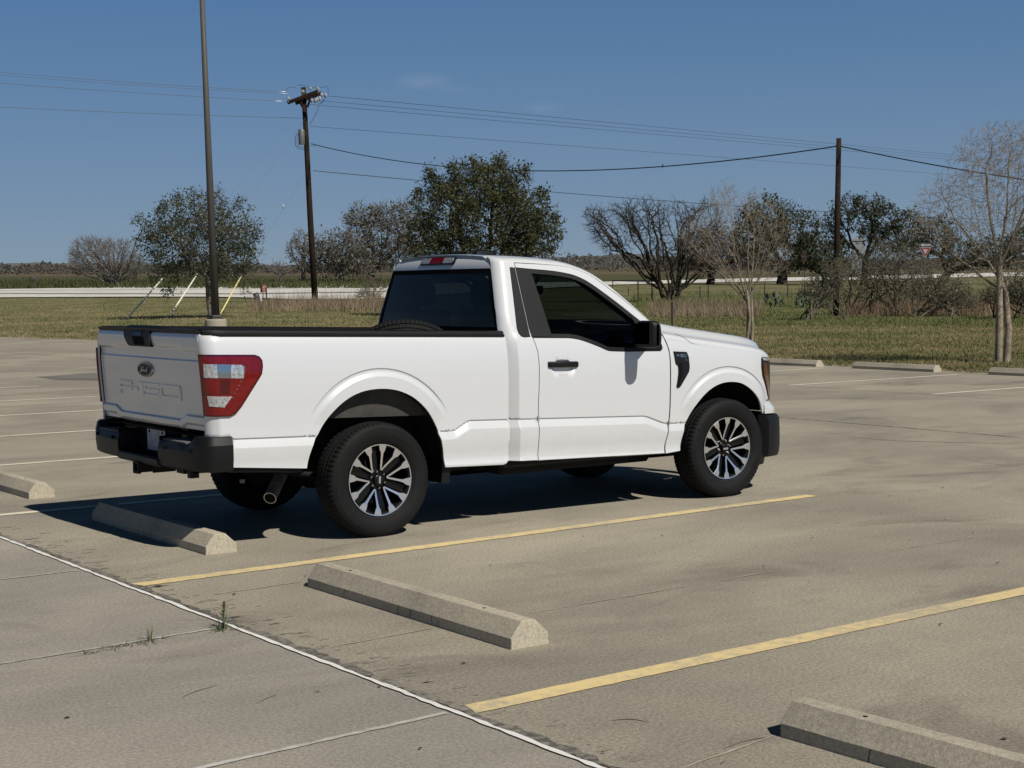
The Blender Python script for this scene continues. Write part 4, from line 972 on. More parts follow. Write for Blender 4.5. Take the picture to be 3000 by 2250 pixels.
dk = conc('darker_slab', (.17, .155, .135)); sheet('dark_slab', [(4.95, 20.7), (6.6, 21.4), (9.5, 22.3), (9.5, 17.8), (5.45, 18.5), (4.93, 19.45)], .0046, dk)
# ---- wheel stops
def stop_mesh():
    P = [(0, 0), (0, .050), (.058, .125), (.135, .125), (.212, .055), (.215, 0)]
    b = MB(); n = 60; L = 1.98; rr = random.Random(8)
    ys = [0, .004]+[L*i/n for i in range(1, n)]+[L-.004, L]
    G = []
    for i, y in enumerate(ys):
        e = .004 if i in (0, len(ys)-1) else 0
        G.append([(x+(e if x < .1 else -e)+rr.uniform(-.0007, .0007), -y, z-e*(z > .1)+rr.uniform(-.0007, .0007)*(z > 0)) for x, z in P])
    b.grid(G); b.add(G[0], [tuple(range(6))]); b.add(G[-1], [tuple(range(5, -1, -1))])
    return b
stopA = stop_mesh().build('wheel_stop', conc_c, None, angle=24)
b = MB()
for y in (-.32, -1.62): b.lathe([(0, .1262), (.009, .1262), (.010, .1245)], 12, 'z', (.096, y, 0))
b.build('pin_hole', seamk, stopA)
b = MB(); rr = random.Random(6)
for y, h in ((-.42, .05), (-.98, .055), (-1.10, .048), (-1.30, .05), (-1.36, .035)):
    pts = [(-.0012, y+rr.uniform(-.006, .006), h*k/4) for k in range(5)]
    b.add([(x, y_-.0022, z) for x, y_, z in pts]+[(x, y_+.0022, z) for x, y_, z in pts], [(i, i+1, 6+i, 5+i) for i in range(4)])
b.build('hairline_crack', mat('crack_dark', (.07, .062, .05), .95), stopA)
tag(stopA, 'whole concrete wheel stop in the empty stall beside the truck, nearest to the picture centre', 'wheel stop', 'concrete wheel stops across the stalls')
stopA.location = (-1.232, -2.231, 0)
for x, y, rz, lab in ((-1.232, 1.10, 0, 'concrete wheel stop under the tail of the truck, mostly in its shadow'), (-1.228, 4.54, .01, 'concrete wheel stop cut by the left edge of the picture, beyond the truck shadow'),
                  (-1.262, -5.968, .035, 'nearest wheel stop, cut by the bottom right corner of the picture'),
                  (17.55, 14.1, 0, 'far wheel stop at the lawn edge, its left part hidden by the truck nose'), (17.60, 11.22, 0, 'whole wheel stop at the far lawn edge, middle of the three beyond the truck'), (17.62, 8.05, 0, 'far wheel stop at the lawn edge, cut by the right side, near the pale tree')):
    c = copy_tree(stopA); c.location = (x, y, 0); c.rotation_euler = (0, 0, rz); c['label'] = lab
# ---- weeds in the joints, loose litter
green = mat('weed_green', (.07, .10, .03), .6, var=.3, vscale=40); straw = mat('dry_straw', (.16, .13, .07), .8, var=.3, vscale=30)
def blades(b, base, n, h, spread, lean, w=.0035, seed=1, flat=False):
    rr = random.Random(seed)
    for _ in range(n):
        a = rr.uniform(0, 6.28); r = rr.uniform(0, spread); p = np.array([base[0]+r*math.cos(a), base[1]+r*math.sin(a), base[2]])
        d = np.array([math.cos(a), math.sin(a), 0])*lean*rr.uniform(.3, 1.2); H = h*rr.uniform(.45, 1); q = np.array([-math.sin(a), math.cos(a), 0])*w
        pts = [p+d*t*t*1.0+np.array([0, 0, H*(t-.45*t*t*(2 if flat else .4))]) for t in (0, .35, .7, 1)]
        V = []
        for i, x in enumerate(pts): V += [x-q*(1-i/3.3), x+q*(1-i/3.3)]
        b.add(V, [(0, 1, 3, 2), (2, 3, 5, 4), (4, 5, 7, 6)])
b = MB(); blades(b, (-2.08, -2.955, 0), 14, .13, .02, .05, .004, 2); blades(b, (-2.10, -2.97, 0), 22, .05, .05, .06, .004, 3, True)
b.tube([(-2.08, -2.96, 0), (-2.075, -2.955, .06), (-2.07, -2.96, .125)], .003, 5)
for k in range(7): blades(b, (-2.077, -2.957, .05+.012*k), 2, .035, .005, .05, .006, 20+k)
tag(b.build('weed', green), 'small upright green weed growing where the white joint meets a slab seam', 'weed')
b = MB()
for i in range(9): blades(b, (-2.42-.05*i, -2.985-.012*i, 0), 6, .045, .03, .10, .003, 40+i, True)
blades(b, (-2.47, -2.99, 0), 8, .10, .02, .09, .0035, 60)
tag(b.build('weed', mat('dull_weed', (.085, .09, .04), .7, var=.4, vscale=30)), 'low sprawling dull green weed along the slab seam on the driveway', 'weed')
b = MB(); rr = random.Random(17)
for _ in range(80):
    x = rr.uniform(-5, 5); y = rr.uniform(-7.5, -1.7) if rr.random() < .8 else rr.uniform(-7, 12)
    if math.hypot(x-CAM[0], y-CAM[1]) < 3.5: continue
    s_ = rr.uniform(.004, .016); a = rr.uniform(0, 6.28); p = [(x+s_*(1+.5*rr.random())*math.cos(a+t)*(.5 if k % 2 else 1), y+s_*math.sin(a+t)*.6, .003+rr.uniform(0, .008)) for k, t in enumerate((0, 1.3, 2.5, 3.8, 5.0))]
    b.add(p, [(0, 1, 2, 3, 4)])
tag(b.build('leaf_litter', mat('litter', (.05, .04, .028), .9)), kind='stuff')
# patches of worn scaling along the joint (real thin flakes)
b = MB(); rr = random.Random(23)
for _ in range(170):
    y = rr.uniform(-8.5, 1.2); x = -1.95+abs(rr.gauss(0, 1))*.10+.02
    s_ = rr.uniform(.005, .026)*(1 if rr.random() < .85 else 1.8); k = rr.randint(6, 11); ph = rr.uniform(0, 6)
    p = [(x+s_*rr.uniform(.5, 1.3)*1.8*math.cos(ph+6.283*t/k), y+s_*rr.uniform(.4, 1.1)*.6*math.sin(ph+6.283*t/k), .0018) for t in range(k)]
    b.add(p, [tuple(range(k))])
tag(b.build('surface_scaling', mat('scaled_concrete', (.235, .212, .168), .95, var=.25, vscale=25)), kind='structure')

# ================================================================== the land
def hit(u, v):
    r = ray(u, v); h = math.hypot(r[0], r[1]); lo, hi = 5., 5000.
    for _ in range(60):
        m_ = (lo+hi)/2; p = CAM+r/h*m_
        if p[2] > float(terr(p[0], p[1])): lo = m_
        else: hi = m_
    return lo
def gmat(name, c1, c2, s1=.35, s2=6, bump=.0, c3=None):
    m = bpy.data.materials.new(name); m.use_nodes = True; n = m.node_tree.nodes; l = m.node_tree.links.new; b = n['Principled BSDF']; b.inputs['Roughness'].default_value = .95; b.inputs['Specular IOR Level'].default_value = .1
    tc = n.new('ShaderNodeTexCoord')
    def nz(s, d=5, r=.65, sx=1, sy=1):
        mp = n.new('ShaderNodeMapping'); mp.inputs['Scale'].default_value = (sx, sy, 1); l(tc.outputs['Object'], mp.inputs[0])
        t = n.new('ShaderNodeTexNoise'); t.inputs['Scale'].default_value = s; t.inputs['Detail'].default_value = d; t.inputs['Roughness'].default_value = r; l(mp.outputs[0], t.inputs['Vector']); return t.outputs[0]
    r = n.new('ShaderNodeValToRGB'); e = r.color_ramp.elements; e[0].position = .38; e[0].color = (*c1, 1); e[1].position = .62; e[1].color = (*c2, 1); l(nz(s1, 8, .72), r.inputs[0])
    x = n.new('ShaderNodeMix'); x.data_type = 'RGBA'; x.blend_type = 'MULTIPLY'; x.inputs[0].default_value = 1; l(r.outputs[0], x.inputs[6])
    r2 = n.new('ShaderNodeValToRGB'); e = r2.color_ramp.elements; e[0].position = .3; e[0].color = (.55, .55, .55, 1); e[1].position = .7; e[1].color = (1.35, 1.3, 1.2, 1); l(nz(s2, 6, .8), r2.inputs[0]); l(r2.outputs[0], x.inputs[7])
    l(x.outputs[2], b.inputs['Base Color']); MT[name] = m; return m
lawn = gmat('lawn_ground', (.105, .122, .048), (.215, .185, .105), .30, 7)
# one sheet in polar rings round the viewpoint, out to the horizon
AZ = np.concatenate([np.linspace(-2.2, .5, 24), np.linspace(.53, 1.42, 140), np.linspace(1.47, 4.083, 22)])
RR = np.concatenate([[.5, 8, 16, 22], np.linspace(26, 80, 55), np.geomspace(82, 5000, 60)])
A, B = np.meshgrid(AZ, RR, indexing='ij'); X = CAM[0]+B*np.cos(A); Y = CAM[1]+B*np.sin(A); Z = terr(X, Y)-.03
w_ = np.clip((B-60)/100, 0, 1); Z = Z+.05*np.sin(X*.31+1)*np.sin(Y*.27)*np.clip((Z-.02)/.2, 0, 1)*.4
na, nr = A.shape; V = np.stack([X, Y, Z], -1).reshape(-1, 3); ii = np.arange(na-1)[:, None]*nr+np.arange(nr-1)[None]; F = np.stack([ii, ii+nr, ii+nr+1, ii+1], -1).reshape(-1, 4)[:, ::-1]
tag(linkfast('grass_field', V, F[:, ::-1], lawn, smooth=True), kind='structure')
def strip_uv(name, near, far, m, lift=.05, nu=60, nv=8, z0=0):
    u0 = near[0][0]; u1 = near[-1][0]; us = np.linspace(u0, u1, nu); G = []
    for u in us:
        vn = np.interp(u, *zip(*near)); vf = np.interp(u, *zip(*far)); dn, df = hit(u, vn), hit(u, vf); row = []
        for d in np.linspace(dn, df, nv): g = ground(u, d); row.append((g[0], g[1], g[2]+lift))
        G.append(row)
    b = MB(); b.grid(G); return tag(b.build(name, m, smooth=True), kind='structure')
hwy = conc('highway_concrete', (.60, .575, .51), dark=.9, grain=.2)
strip_uv('highway', [(-500, 876), (0, 873), (384, 871), (615, 871), (774, 875), (850, 879), (1060, 878), (1250, 868), (1500, 850), (1800, 835), (2250, 825), (2450, 822), (2900, 811), (3500, 800)],
         [(-500, 853), (0, 848), (384, 842), (700, 838), (900, 835), (1120, 833), (1800, 826), (2250, 814.5), (2450, 811), (2900, 800), (3500, 791)], hwy, .06, 90)
shoulder = mat('road_seam', (.10, .10, .095), .9)
strip_uv('road_seam', [(-500, 864.5), (0, 863), (700, 864.3), (1060, 859.2), (1200, 854)], [(-500, 863.2), (0, 861.9), (700, 863), (1060, 857.9), (1200, 853)], shoulder, .10, 50, 2)
strip_uv('road_seam', [(-500, 857), (0, 853.6), (700, 848), (1060, 843), (1200, 842)], [(-500, 856.4), (0, 853.0), (700, 847.4), (1060, 842.4), (1200, 841.4)], mat('road_line', (.40, .38, .34), .9), .10, 50, 2)
far_g = gmat('pasture', (.055, .066, .026), (.105, .095, .048), .05, 1.2)
strip_uv('pasture', [(-500, 850), (0, 846), (384, 840), (700, 836), (900, 833), (1120, 831), (1800, 823.5), (2250, 812.5), (2450, 809), (2900, 798), (3500, 789)],
         [(-500, 788.5), (0, 788.5), (1500, 788), (3500, 786)], far_g, .03, 60, 30)
brownf = gmat('brown_field', (.10, .085, .055), (.15, .12, .08), .02, .5)
strip_uv('brown_field', [(-500, 811), (0, 811), (1120, 808), (3500, 797)], [(-500, 793), (0, 793), (1120, 792), (3500, 789)], brownf, .06, 40, 10)
# ---- short grass: blades standing on the lawn
def tufts(name, n, ur, vr, h, w, m, seed, lean=.5, vpow=1.0, kind='stuff', label=None, hj=.5, skip=None):
    r_ = np.random.RandomState(seed); us = r_.uniform(*ur, n); vs = vr[0]+(vr[1]-vr[0])*r_.uniform(0, 1, n)**vpow
    # distances by a small table along v
    vt = np.linspace(vr[0], vr[1], 24); ut = np.linspace(*ur, 12); T = np.array([[hit(u, v) for v in vt] for u in ut])
    fi = (us-ut[0])/(ut[1]-ut[0]+1e-9); i0 = np.clip(fi.astype(int), 0, 10); fu = fi-i0; gv = (vs-vt[0])/(vt[1]-vt[0]+1e-9); j0 = np.clip(gv.astype(int), 0, 22); fv = gv-j0
    D = (T[i0, j0]*(1-fv)+T[i0, j0+1]*fv)*(1-fu)+(T[i0+1, j0]*(1-fv)+T[i0+1, j0+1]*fv)*fu
    rr = FW[None]+RT[None]*((us-1500)/FPX)[:, None]-UP[None]*((784-1125)/FPX); hh = np.hypot(rr[:, 0], rr[:, 1]); x = CAM[0]+rr[:, 0]/hh*D; y = CAM[1]+rr[:, 1]/hh*D
    if skip is not None: k = skip(x, y); x, y, D = x[~k], y[~k], D[~k]
    n = len(x); z = terr(x, y)-.02; H = h*r_.uniform(1-hj, 1+hj, n); a = r_.uniform(0, 6.283, n); la = r_.uniform(0, 6.283, n); ll = H*lean*r_.uniform(0, 1, n)
    P = np.stack([x, y, z], 1); q = np.stack([np.cos(a), np.sin(a), 0*a], 1)*w*r_.uniform(.6, 1.4, n)[:, None]; tip = P+np.stack([np.cos(la)*ll, np.sin(la)*ll, H], 1)
    V = np.stack([P-q, P+q, tip], 1).reshape(-1, 3); F = np.arange(3*n).reshape(-1, 3)
    return tag(linkfast(name, V, F, m), kind=kind, label=label)
gr1 = gmat('grass_blades', (.135, .15, .062), (.30, .25, .145), .30, 7)
gr2 = gmat('green_blades', (.095, .13, .045), (.17, .175, .08), .5, 7)
drym = gmat('dry_brush_blades', (.17, .135, .095), (.30, .24, .17), .4, 5)
onlot = lambda x, y: x < lot_edge_x(y)+.05
tufts('grass', 105000, (2150, 3150), (925, 1100), .055, .009, gr1, 1, .9, skip=onlot)
tufts('grass', 26000, (1880, 2160), (900, 1010), .055, .012, gr1, 21, .9, skip=onlot)
tufts('grass', 80000, (-100, 1300), (872, 1000), .06, .015, gr1, 2, .9, skip=onlot)
tufts('grass', 30000, (1850, 3100), (886, 955), .08, .016, gr2, 3, .9, skip=onlot)
tufts('dry_brush', 5000, (735, 1160), (893, 912), .42, .014, drym, 5, .9, hj=.85)
tufts('dry_brush', 420, (800, 1160), (888, 900), .85, .012, drym, 15, .5)
tufts('dry_brush', 7000, (1900, 2230), (893, 930), .30, .011, drym, 6, .8, hj=.85)
tufts('dry_brush', 11000, (2480, 3120), (888, 928), .34, .010, gmat('russet_brush_blades', (.15, .105, .07), (.28, .215, .15), .4, 5), 7, .8, hj=.85)
tufts('green_brush', 7000, (1850, 3100), (858, 900), .30, .016, gr2, 8, .9)
tufts('pasture_grass', 9000, (-60, 1250), (822, 846), .5, .10, gmat('pasture_blades', (.05, .065, .025), (.09, .09, .045), .3, 5), 9, .6)

# thatch and creeping grass along the edge of the slab
r_ = np.random.RandomState(91); n = 16000; y = 4+r_.uniform(0, 1, n)**1.0*52; x = lot_edge_x(y)+r_.normal(.10, .13, n)-.04*np.sin(y*2.3)-.05*np.sin(y*5.1+1); z = np.where(x < lot_edge_x(y), 0.003, -.02); H = .05*r_.uniform(.3, 1.3, n); a = r_.uniform(0, 6.283, n); la = r_.uniform(0, 6.283, n)
P = np.stack([x, y, z], 1); q = np.stack([np.cos(a), np.sin(a), 0*a], 1)*.012; tip = P+np.stack([np.cos(la)*.06, np.sin(la)*.06, H], 1)
tag(linkfast('thatch', np.stack([P-q, P+q, tip], 1).reshape(-1, 3), np.arange(3*n).reshape(-1, 3), gmat('thatch_straw', (.20, .17, .10), (.38, .31, .20), .8, 9)), kind='stuff')

def G0(u, v): r = ray(u, v); p = CAM-r*CAM[2]/r[2]; return (float(p[0]), float(p[1]))
scuff = mat('rubber_scuff', (.19, .172, .14), .95)
for pts in (((528, 2048), (570, 2028), (640, 2008)), ((752, 2064), (775, 2050), (812, 2036)), ((2760, 1330), (2860, 1352), (3010, 1372)), ((2390, 1262), (2600, 1290), (3000, 1300)), ((1790, 2112), (1850, 2108), (1905, 2118)), ((2120, 2195), (2190, 2170), (2262, 2160))):
    P_ = smooth_path([G0(*p) for p in pts], 8); V = []; 
    for i_, p in enumerate(P_):
        w2 = .0035*(.4+math.sin(math.pi*i_/(len(P_)-1)))*(1 if pts[0][1] > 1500 else 2.5); V.append((p[0]-w2*.6, p[1]-w2, .0032)); V.append((p[0]+w2*.6, p[1]+w2, .0032))
    tag(link('scuff_mark', V, [(2*i_, 2*i_+1, 2*i_+3, 2*i_+2) for i_ in range(len(P_)-1)], scuff), kind='structure')
# ================================================================== trees
def grow(p, pts, rr, segs, rf, jit, fr, twig, depth=0, pr=None):
    n = len(pts)
    r0 = rf(n)
    if n == 1 or depth > 14:
        t = pts[0]; L = np.linalg.norm(t-p); m1 = p+(t-p)*.5+rr.normal(0, L*.07, 3)
        segs.append((p, m1, r0, r0*.75, 1)); segs.append((m1, t, r0*.75, r0*.35, 1))
        for _ in range(twig):
            s = rr.uniform(.15, .9); q = p+(t-p)*s; d = (t-p)/L*.6+rr.normal(0, .45, 3); e = q+d*min(L, twl)*rr.uniform(.35, .8); segs.append((q, e, r0*.5, r0*.25, 0))
        return
    k = 2 if n < 5 or rr.rand() < .6 else 3
    if depth < len(KF): k = min(n, KF[depth])
    # k seeds by direction
    dirs = pts-p; dn = dirs/(np.linalg.norm(dirs, axis=1)[:, None]+1e-9)
    s0 = rr.randint(n); seeds = [s0]
    for _ in range(k-1):
        dd = np.min([np.linalg.norm(dn-dn[s], axis=1) for s in seeds], axis=0); seeds.append(int(np.argmax(dd*rr.uniform(.6, 1, n))))
    C = dn[seeds]
    for _ in range(3):
        lab = np.argmin(np.linalg.norm(dn[:, None]-C[None], axis=2), axis=1)
        C = np.array([dn[lab == j].mean(0) if (lab == j).any() else C[j] for j in range(k)])
    for j in range(k):
        sub = pts[lab == j]
        if len(sub) == 0: continue
        c = sub.mean(0); L = np.linalg.norm(c-p); f = fr*rr.uniform(.8, 1.2) if len(sub) > 1 else 1
        if len(sub) == 1: grow(p, sub, rr, segs, rf, jit, fr, twig, depth+1); continue
        node = p+(c-p)*f+rr.normal(0, L*f*jit, 3); r1 = rf(len(sub)); mid = (p+node)/2+rr.normal(0, L*f*jit*.6, 3)
        segs.append((p, mid, min(r0, r1*1.15), r1*1.05, 2)); segs.append((mid, node, r1*1.05, r1, 2))
        grow(node, sub, rr, segs, rf, jit, fr, twig, depth+1)
def segmesh(segs, k=4):
    P0 = np.array([s[0] for s in segs]); P1 = np.array([s[1] for s in segs]); R0 = np.array([s[2] for s in segs]); R1 = np.array([s[3] for s in segs])
    t = P1-P0; t /= np.linalg.norm(t, axis=1)[:, None]+1e-9; a = np.cross(t, [0, 0, 1.]); bad = np.linalg.norm(a, axis=1) < .1; a[bad] = np.cross(t[bad], [1., 0, 0]); a /= np.linalg.norm(a, axis=1)[:, None]; b = np.cross(t, a)
    ang = np.arange(k)*2*math.pi/k; V = []
    for P, R in ((P0, R0), (P1+t*R1[:, None]*.3, R1)): V.append(P[:, None]+R[:, None, None]*(np.cos(ang)[None, :, None]*a[:, None]+np.sin(ang)[None, :, None]*b[:, None]))
    V = np.stack(V, 1).reshape(-1, 3); n = len(segs); base = np.arange(n)[:, None]*2*k; i = np.arange(k)[None]; F = np.stack([base+i, base+(i+1) % k, base+k+(i+1) % k, base+k+i], -1).reshape(-1, 4); return V, F
def leaves(pos, size, rr, asp=.45, up=.2):
    n = len(pos); d = rr.normal(0, 1, (n, 3)); d[:, 2] += up; d /= np.linalg.norm(d, axis=1)[:, None]; e = np.cross(d, rr.normal(0, 1, (n, 3))); e /= np.linalg.norm(e, axis=1)[:, None]
    s = size*(.45+1.3*rr.uniform(0, 1, n)**2.0)[:, None]; V = np.stack([pos-d*s*.5, pos+e*s*asp*.5, pos+d*s*.5, pos-e*s*asp*.5], 1).reshape(-1, 3); return V, np.arange(4*n).reshape(-1, 4)
twl = .4
KF = ()
def tree(name, label, base, d, lumps, n, bark, leafm=None, leaf=.12, nleaf=0, trunk=.16, trunks=1, fork=.35, jit=.10, fr=.42, twig=2, seed=1, spread=.25, shell=.55, group=None, cat='tree', leafspread=.5, twiglen=.5, spread0=.0, depthk=1.0, lo_keep=None, asp=.45, tipr=.006, cpow=.46, kf=()):
    """lumps: crown ellipsoids (u, v, ru, rv[, weight]) in pixels of the reference at distance d"""
    global twl, KF
    KF = kf
    twl = twiglen; rr = np.random.RandomState(seed); g = ground(base, d) if not hasattr(base, '__len__') else np.array(base); sc = d/FPX
    W = np.array([(l[4] if len(l) > 4 else 1)*l[2]*l[3] for l in lumps], float); W /= W.sum(); pts = []
    for l, w in zip(lumps, W):
        m_ = int(round(n*w)); dd = rr.normal(0, 1, (m_, 3)); dd /= np.linalg.norm(dd, axis=1)[:, None]; r_ = rr.uniform(0, 1, m_)**(1/3*(1-shell)+.02) if shell < 1 else 1
        r_ = (shell+(1-shell)*rr.uniform(0, 1, m_)**.5)*rr.uniform(.86, 1.06, m_)
        c = at(l[0], l[1], d); dk_ = math.sqrt(l[2]*l[3])*depthk
        hx = dd[:, 0]*l[2]*r_*sc; hz_ = dd[:, 2]*l[3]*r_*sc; hd_ = dd[:, 1]*dk_*r_*sc
        pts.append(c+hx[:, None]*np.array([RT[0], RT[1], 0])+hd_[:, None]*np.array([FW[0], FW[1], 0])+hz_[:, None]*np.array([0, 0, 1.]))
    pts = np.concatenate(pts); pts = pts[pts[:, 2] > g[2]+.25]
    segs = []; N = len(pts); rf = lambda q: max(tipr, trunk*(q/N)**cpow)
    root = empty(name, tuple(g)); tag(root, label, cat, group)
    cen = pts.mean(0); H = cen[2]-g[2]
    if trunks == 1:
        top = g+np.array([(cen[0]-g[0])*fork*.6, (cen[1]-g[1])*fork*.6, H*fork]); mid = (g+top)/2+rr.normal(0, .03*H, 3)*np.array([1, 1, 0]); segs += [(g-np.array([0, 0, .1]), mid, trunk*1.25, trunk*1.05, 3), (mid, top, trunk*1.05, trunk, 3)]; grow(top, pts, rr, segs, rf, jit, fr, twig)
    else:
        az = np.arctan2(pts[:, 1]-g[1], pts[:, 0]-g[0])+rr.normal(0, .25, N); o = np.argsort(az); parts_ = np.array_split(o, trunks)
        for q in parts_:
            sub = pts[q]; c = sub.mean(0); a = rr.uniform(0, 6.283) if trunks > 2 else YAW-math.pi/2+(math.pi if q is parts_[0] else 0); b0 = g+np.array([math.cos(a)*spread0, math.sin(a)*spread0, -.1]); top = b0+(c-b0)*np.array([spread, spread, fork])*rr.uniform(.8, 1.2); top[2] = g[2]+max(.2, (c[2]-g[2])*fork*rr.uniform(.8, 1.2)); r1 = trunk*(len(q)/N)**.5
            m1 = b0+(top-b0)*.5+rr.normal(0, .012*H, 3)*np.array([1, 1, 0])
            segs += [(b0, m1, r1*1.25, r1*1.1, 3), (m1, top, r1*1.1, r1*.82, 3)]; grow(top, sub, rr, segs, rf, jit, fr, twig)
    tr = [s for s in segs if s[4] == 3]; br = [s for s in segs if s[4] != 3]
    for q in range(0, len(tr), 2):
        V, F = segmesh(tr[q:q+2], 10); linkfast('trunk', V-g, F, bark, root, True)
    V, F = segmesh(br, 4 if N < 900 else 3); linkfast('branches', V-g, F, bark, root, True)
    if nleaf:
        T = pts[rr.randint(0, N, nleaf)]; E_ = np.array([s[0] for s in br if s[4] == 1]); 
        T2 = E_[rr.randint(0, len(E_), nleaf)]; k = rr.uniform(0, 1, nleaf)[:, None]**.7; P = T2*(1-k)+T*k if False else np.where(rr.rand(nleaf, 1) < .75, T, T2)
        P = P+rr.normal(0, leafspread*.5, (nleaf, 3)); P = P[P[:, 2] > g[2]+.15]
        V, F = leaves(P, leaf, rr, asp); linkfast('crown', V-g, F, leafm, root)
    return root
def bark(name, c1, c2, sc=6): return gmat(name, c1, c2, sc, 22)
bk_dark = bark('dark_bark', (.035, .03, .024), (.075, .065, .052)); bk_grey = bark('grey_bark', (.10, .09, .075), (.20, .18, .15)); bk_pale = bark('pale_bark', (.20, .165, .125), (.36, .31, .25), 4)
bk_haze = bark('hazed_grey_twigs', (.13, .12, .11), (.22, .205, .19)); bk_mid = bark('brown_bark', (.10, .088, .07), (.19, .165, .135))  # far trees: haze paleness put into the grey bark colour
def leafm(name, c1, c2, s=.8):
    m = gmat(name, c1, c2, s, 3); n = m.node_tree.nodes; l = m.node_tree.links.new; b = n['Principled BSDF']; b.inputs['Roughness'].default_value = .55; b.inputs['Specular IOR Level'].default_value = .35
    t = n.new('ShaderNodeBsdfTranslucent'); t.inputs[0].default_value = (*[min(1, v*1.3) for v in c2], 1); x = n.new('ShaderNodeMixShader'); x.inputs[0].default_value = .22; l(b.outputs[0], x.inputs[1]); l(t.outputs[0], x.inputs[2]); l(x.outputs[0], n['Material Output'].inputs[0]); return m
lf_oak = leafm('oak_leaves', (.036, .043, .017), (.095, .096, .038)); lf_grey = leafm('grey_green_leaves', (.045, .052, .032), (.11, .115, .07)); lf_dark = leafm('live_oak_leaves', (.038, .048, .024), (.085, .095, .048), .5)
lf_moss = leafm('mossy_foliage', (.085, .078, .058), (.165, .15, .115), .35); lf_brush = leafm('brush_leaves', (.10, .10, .058), (.18, .175, .11), .6)
# young live oak left, behind the lamp post
tree('young_oak_tree', 'round-crowned grey-green young tree behind the lamp post, with three sloping guy guards below', 618, 76, [(590, 690, 185, 118), (560, 640, 130, 78), (650, 720, 118, 95), (500, 720, 112, 78), (690, 750, 82, 70), (455, 790, 60, 40, .6), (600, 790, 130, 45), (425, 700, 32, 15, 1.6), (480, 608, 20, 20, 1.6), (520, 588, 14, 26, 1.6), (562, 563, 13, 20, 1.6), (640, 562, 14, 22, 1.6), (700, 600, 16, 26, 1.6), (745, 680, 15, 22, 1.4), (405, 645, 22, 10, 1.6), (500, 855, 30, 16, 1.2), (720, 850, 12, 22, 1.2)], 1100, bk_grey, lf_grey, .112, 25000, .13, fork=.52, seed=3, shell=.35, leafspread=.28, twig=1, jit=.09)
# centre evergreen behind the cab
tree('evergreen_oak_tree', 'big dark green leafy tree rising behind the cab roof', 1400, 72, [(1420, 640, 205, 150), (1400, 545, 120, 78), (1300, 620, 110, 100), (1530, 640, 105, 95), (1250, 720, 85, 70), (1580, 700, 72, 75), (1450, 520, 85, 52, .7), (1265, 545, 36, 48, .6), (1420, 740, 200, 60), (1262, 520, 13, 42, 1.6), (1325, 498, 15, 36, 1.6), (1395, 476, 16, 30, 1.6), (1468, 474, 16, 30, 1.6), (1540, 505, 15, 32, 1.6), (1590, 570, 16, 28, 1.5), (1628, 640, 14, 24, 1.5), (1645, 690, 14, 16, 1.5), (1222, 580, 14, 26, 1.5), (1200, 660, 20, 14, 1.3)], 1500, bk_dark, lf_oak, .12, 48000, .20, fork=.30, seed=5, shell=.35, leafspread=.27, twig=1, jit=.09)
# grey oak group, far side of the highway
tree('mossy_oak_tree', 'grey-brown spreading oak with the tallest rounded crown, left of the dark green tree', 1080, 236, [(1110, 690, 120, 95), (1160, 640, 75, 62), (1060, 640, 60, 55), (1150, 740, 110, 60), (1220, 700, 60, 80)], 1100, bk_haze, lf_moss, .36, 9500, .55, fork=.25, seed=7, shell=.35, leafspread=.75, twig=3, twiglen=1.6, tipr=.03)
tree('mossy_oak_tree', 'lower grey-brown oak between the utility pole and the tallest grey oak', 1000, 232, [(1000, 735, 78, 72), (960, 760, 62, 55), (1040, 770, 72, 50)], 800, bk_haze, lf_moss, .36, 6000, .4, fork=.25, seed=8, shell=.35, leafspread=.7, twig=3, twiglen=1.5, tipr=.03)
tree('mossy_oak_tree', 'open grey oak directly behind the utility pole, its crown showing left of the pole', 888, 234, [(885, 710, 42, 42), (865, 735, 32, 42), (920, 720, 40, 40), (890, 780, 48, 34)], 500, bk_haze, lf_moss, .28, 1700, .32, fork=.3, seed=9, shell=.35, leafspread=.5, twig=4, twiglen=1.4, tipr=.03)
# bare trees left
tree('bare_tree', 'leafless fan-shaped grey tree across the road, left of the round green tree', 342, 205, [(300, 755, 105, 62), (260, 730, 62, 48), (350, 750, 80, 60), (390, 780, 40, 45), (225, 770, 30, 40)], 2600, bk_haze, None, 0, 0, .42, trunks=6, fork=.10, seed=11, shell=.4, jit=.05, fr=.34, kf=(5, 4), twig=4, twiglen=1.7, tipr=.022, spread=.12, spread0=.4)
tree('bare_tree', 'small pale leafless tree far off between the round green tree and the utility pole', 817, 225, [(815, 785, 36, 24), (845, 790, 18, 18)], 220, bk_haze, None, 0, 0, .22, fork=.15, trunks=2, seed=12, shell=.6, twig=3, twiglen=1.2, tipr=.03)
# bare mesquite behind the hood
tree('mesquite_tree', 'dark leafless spreading tree behind the hood, trunks fanning from the ground', 1965, 93, [(1800, 665, 90, 88), (1880, 640, 80, 72), (1960, 670, 110, 95), (2060, 660, 80, 90), (1990, 760, 130, 60), (1740, 640, 42, 55), (2090, 720, 60, 90)], 3000, bk_dark, None, 0, 0, .30, trunks=7, fork=.16, seed=14, shell=.4, jit=.13, fr=.38, kf=(3, 3), twig=4, twiglen=.85, tipr=.011, spread=.15, spread0=.35)
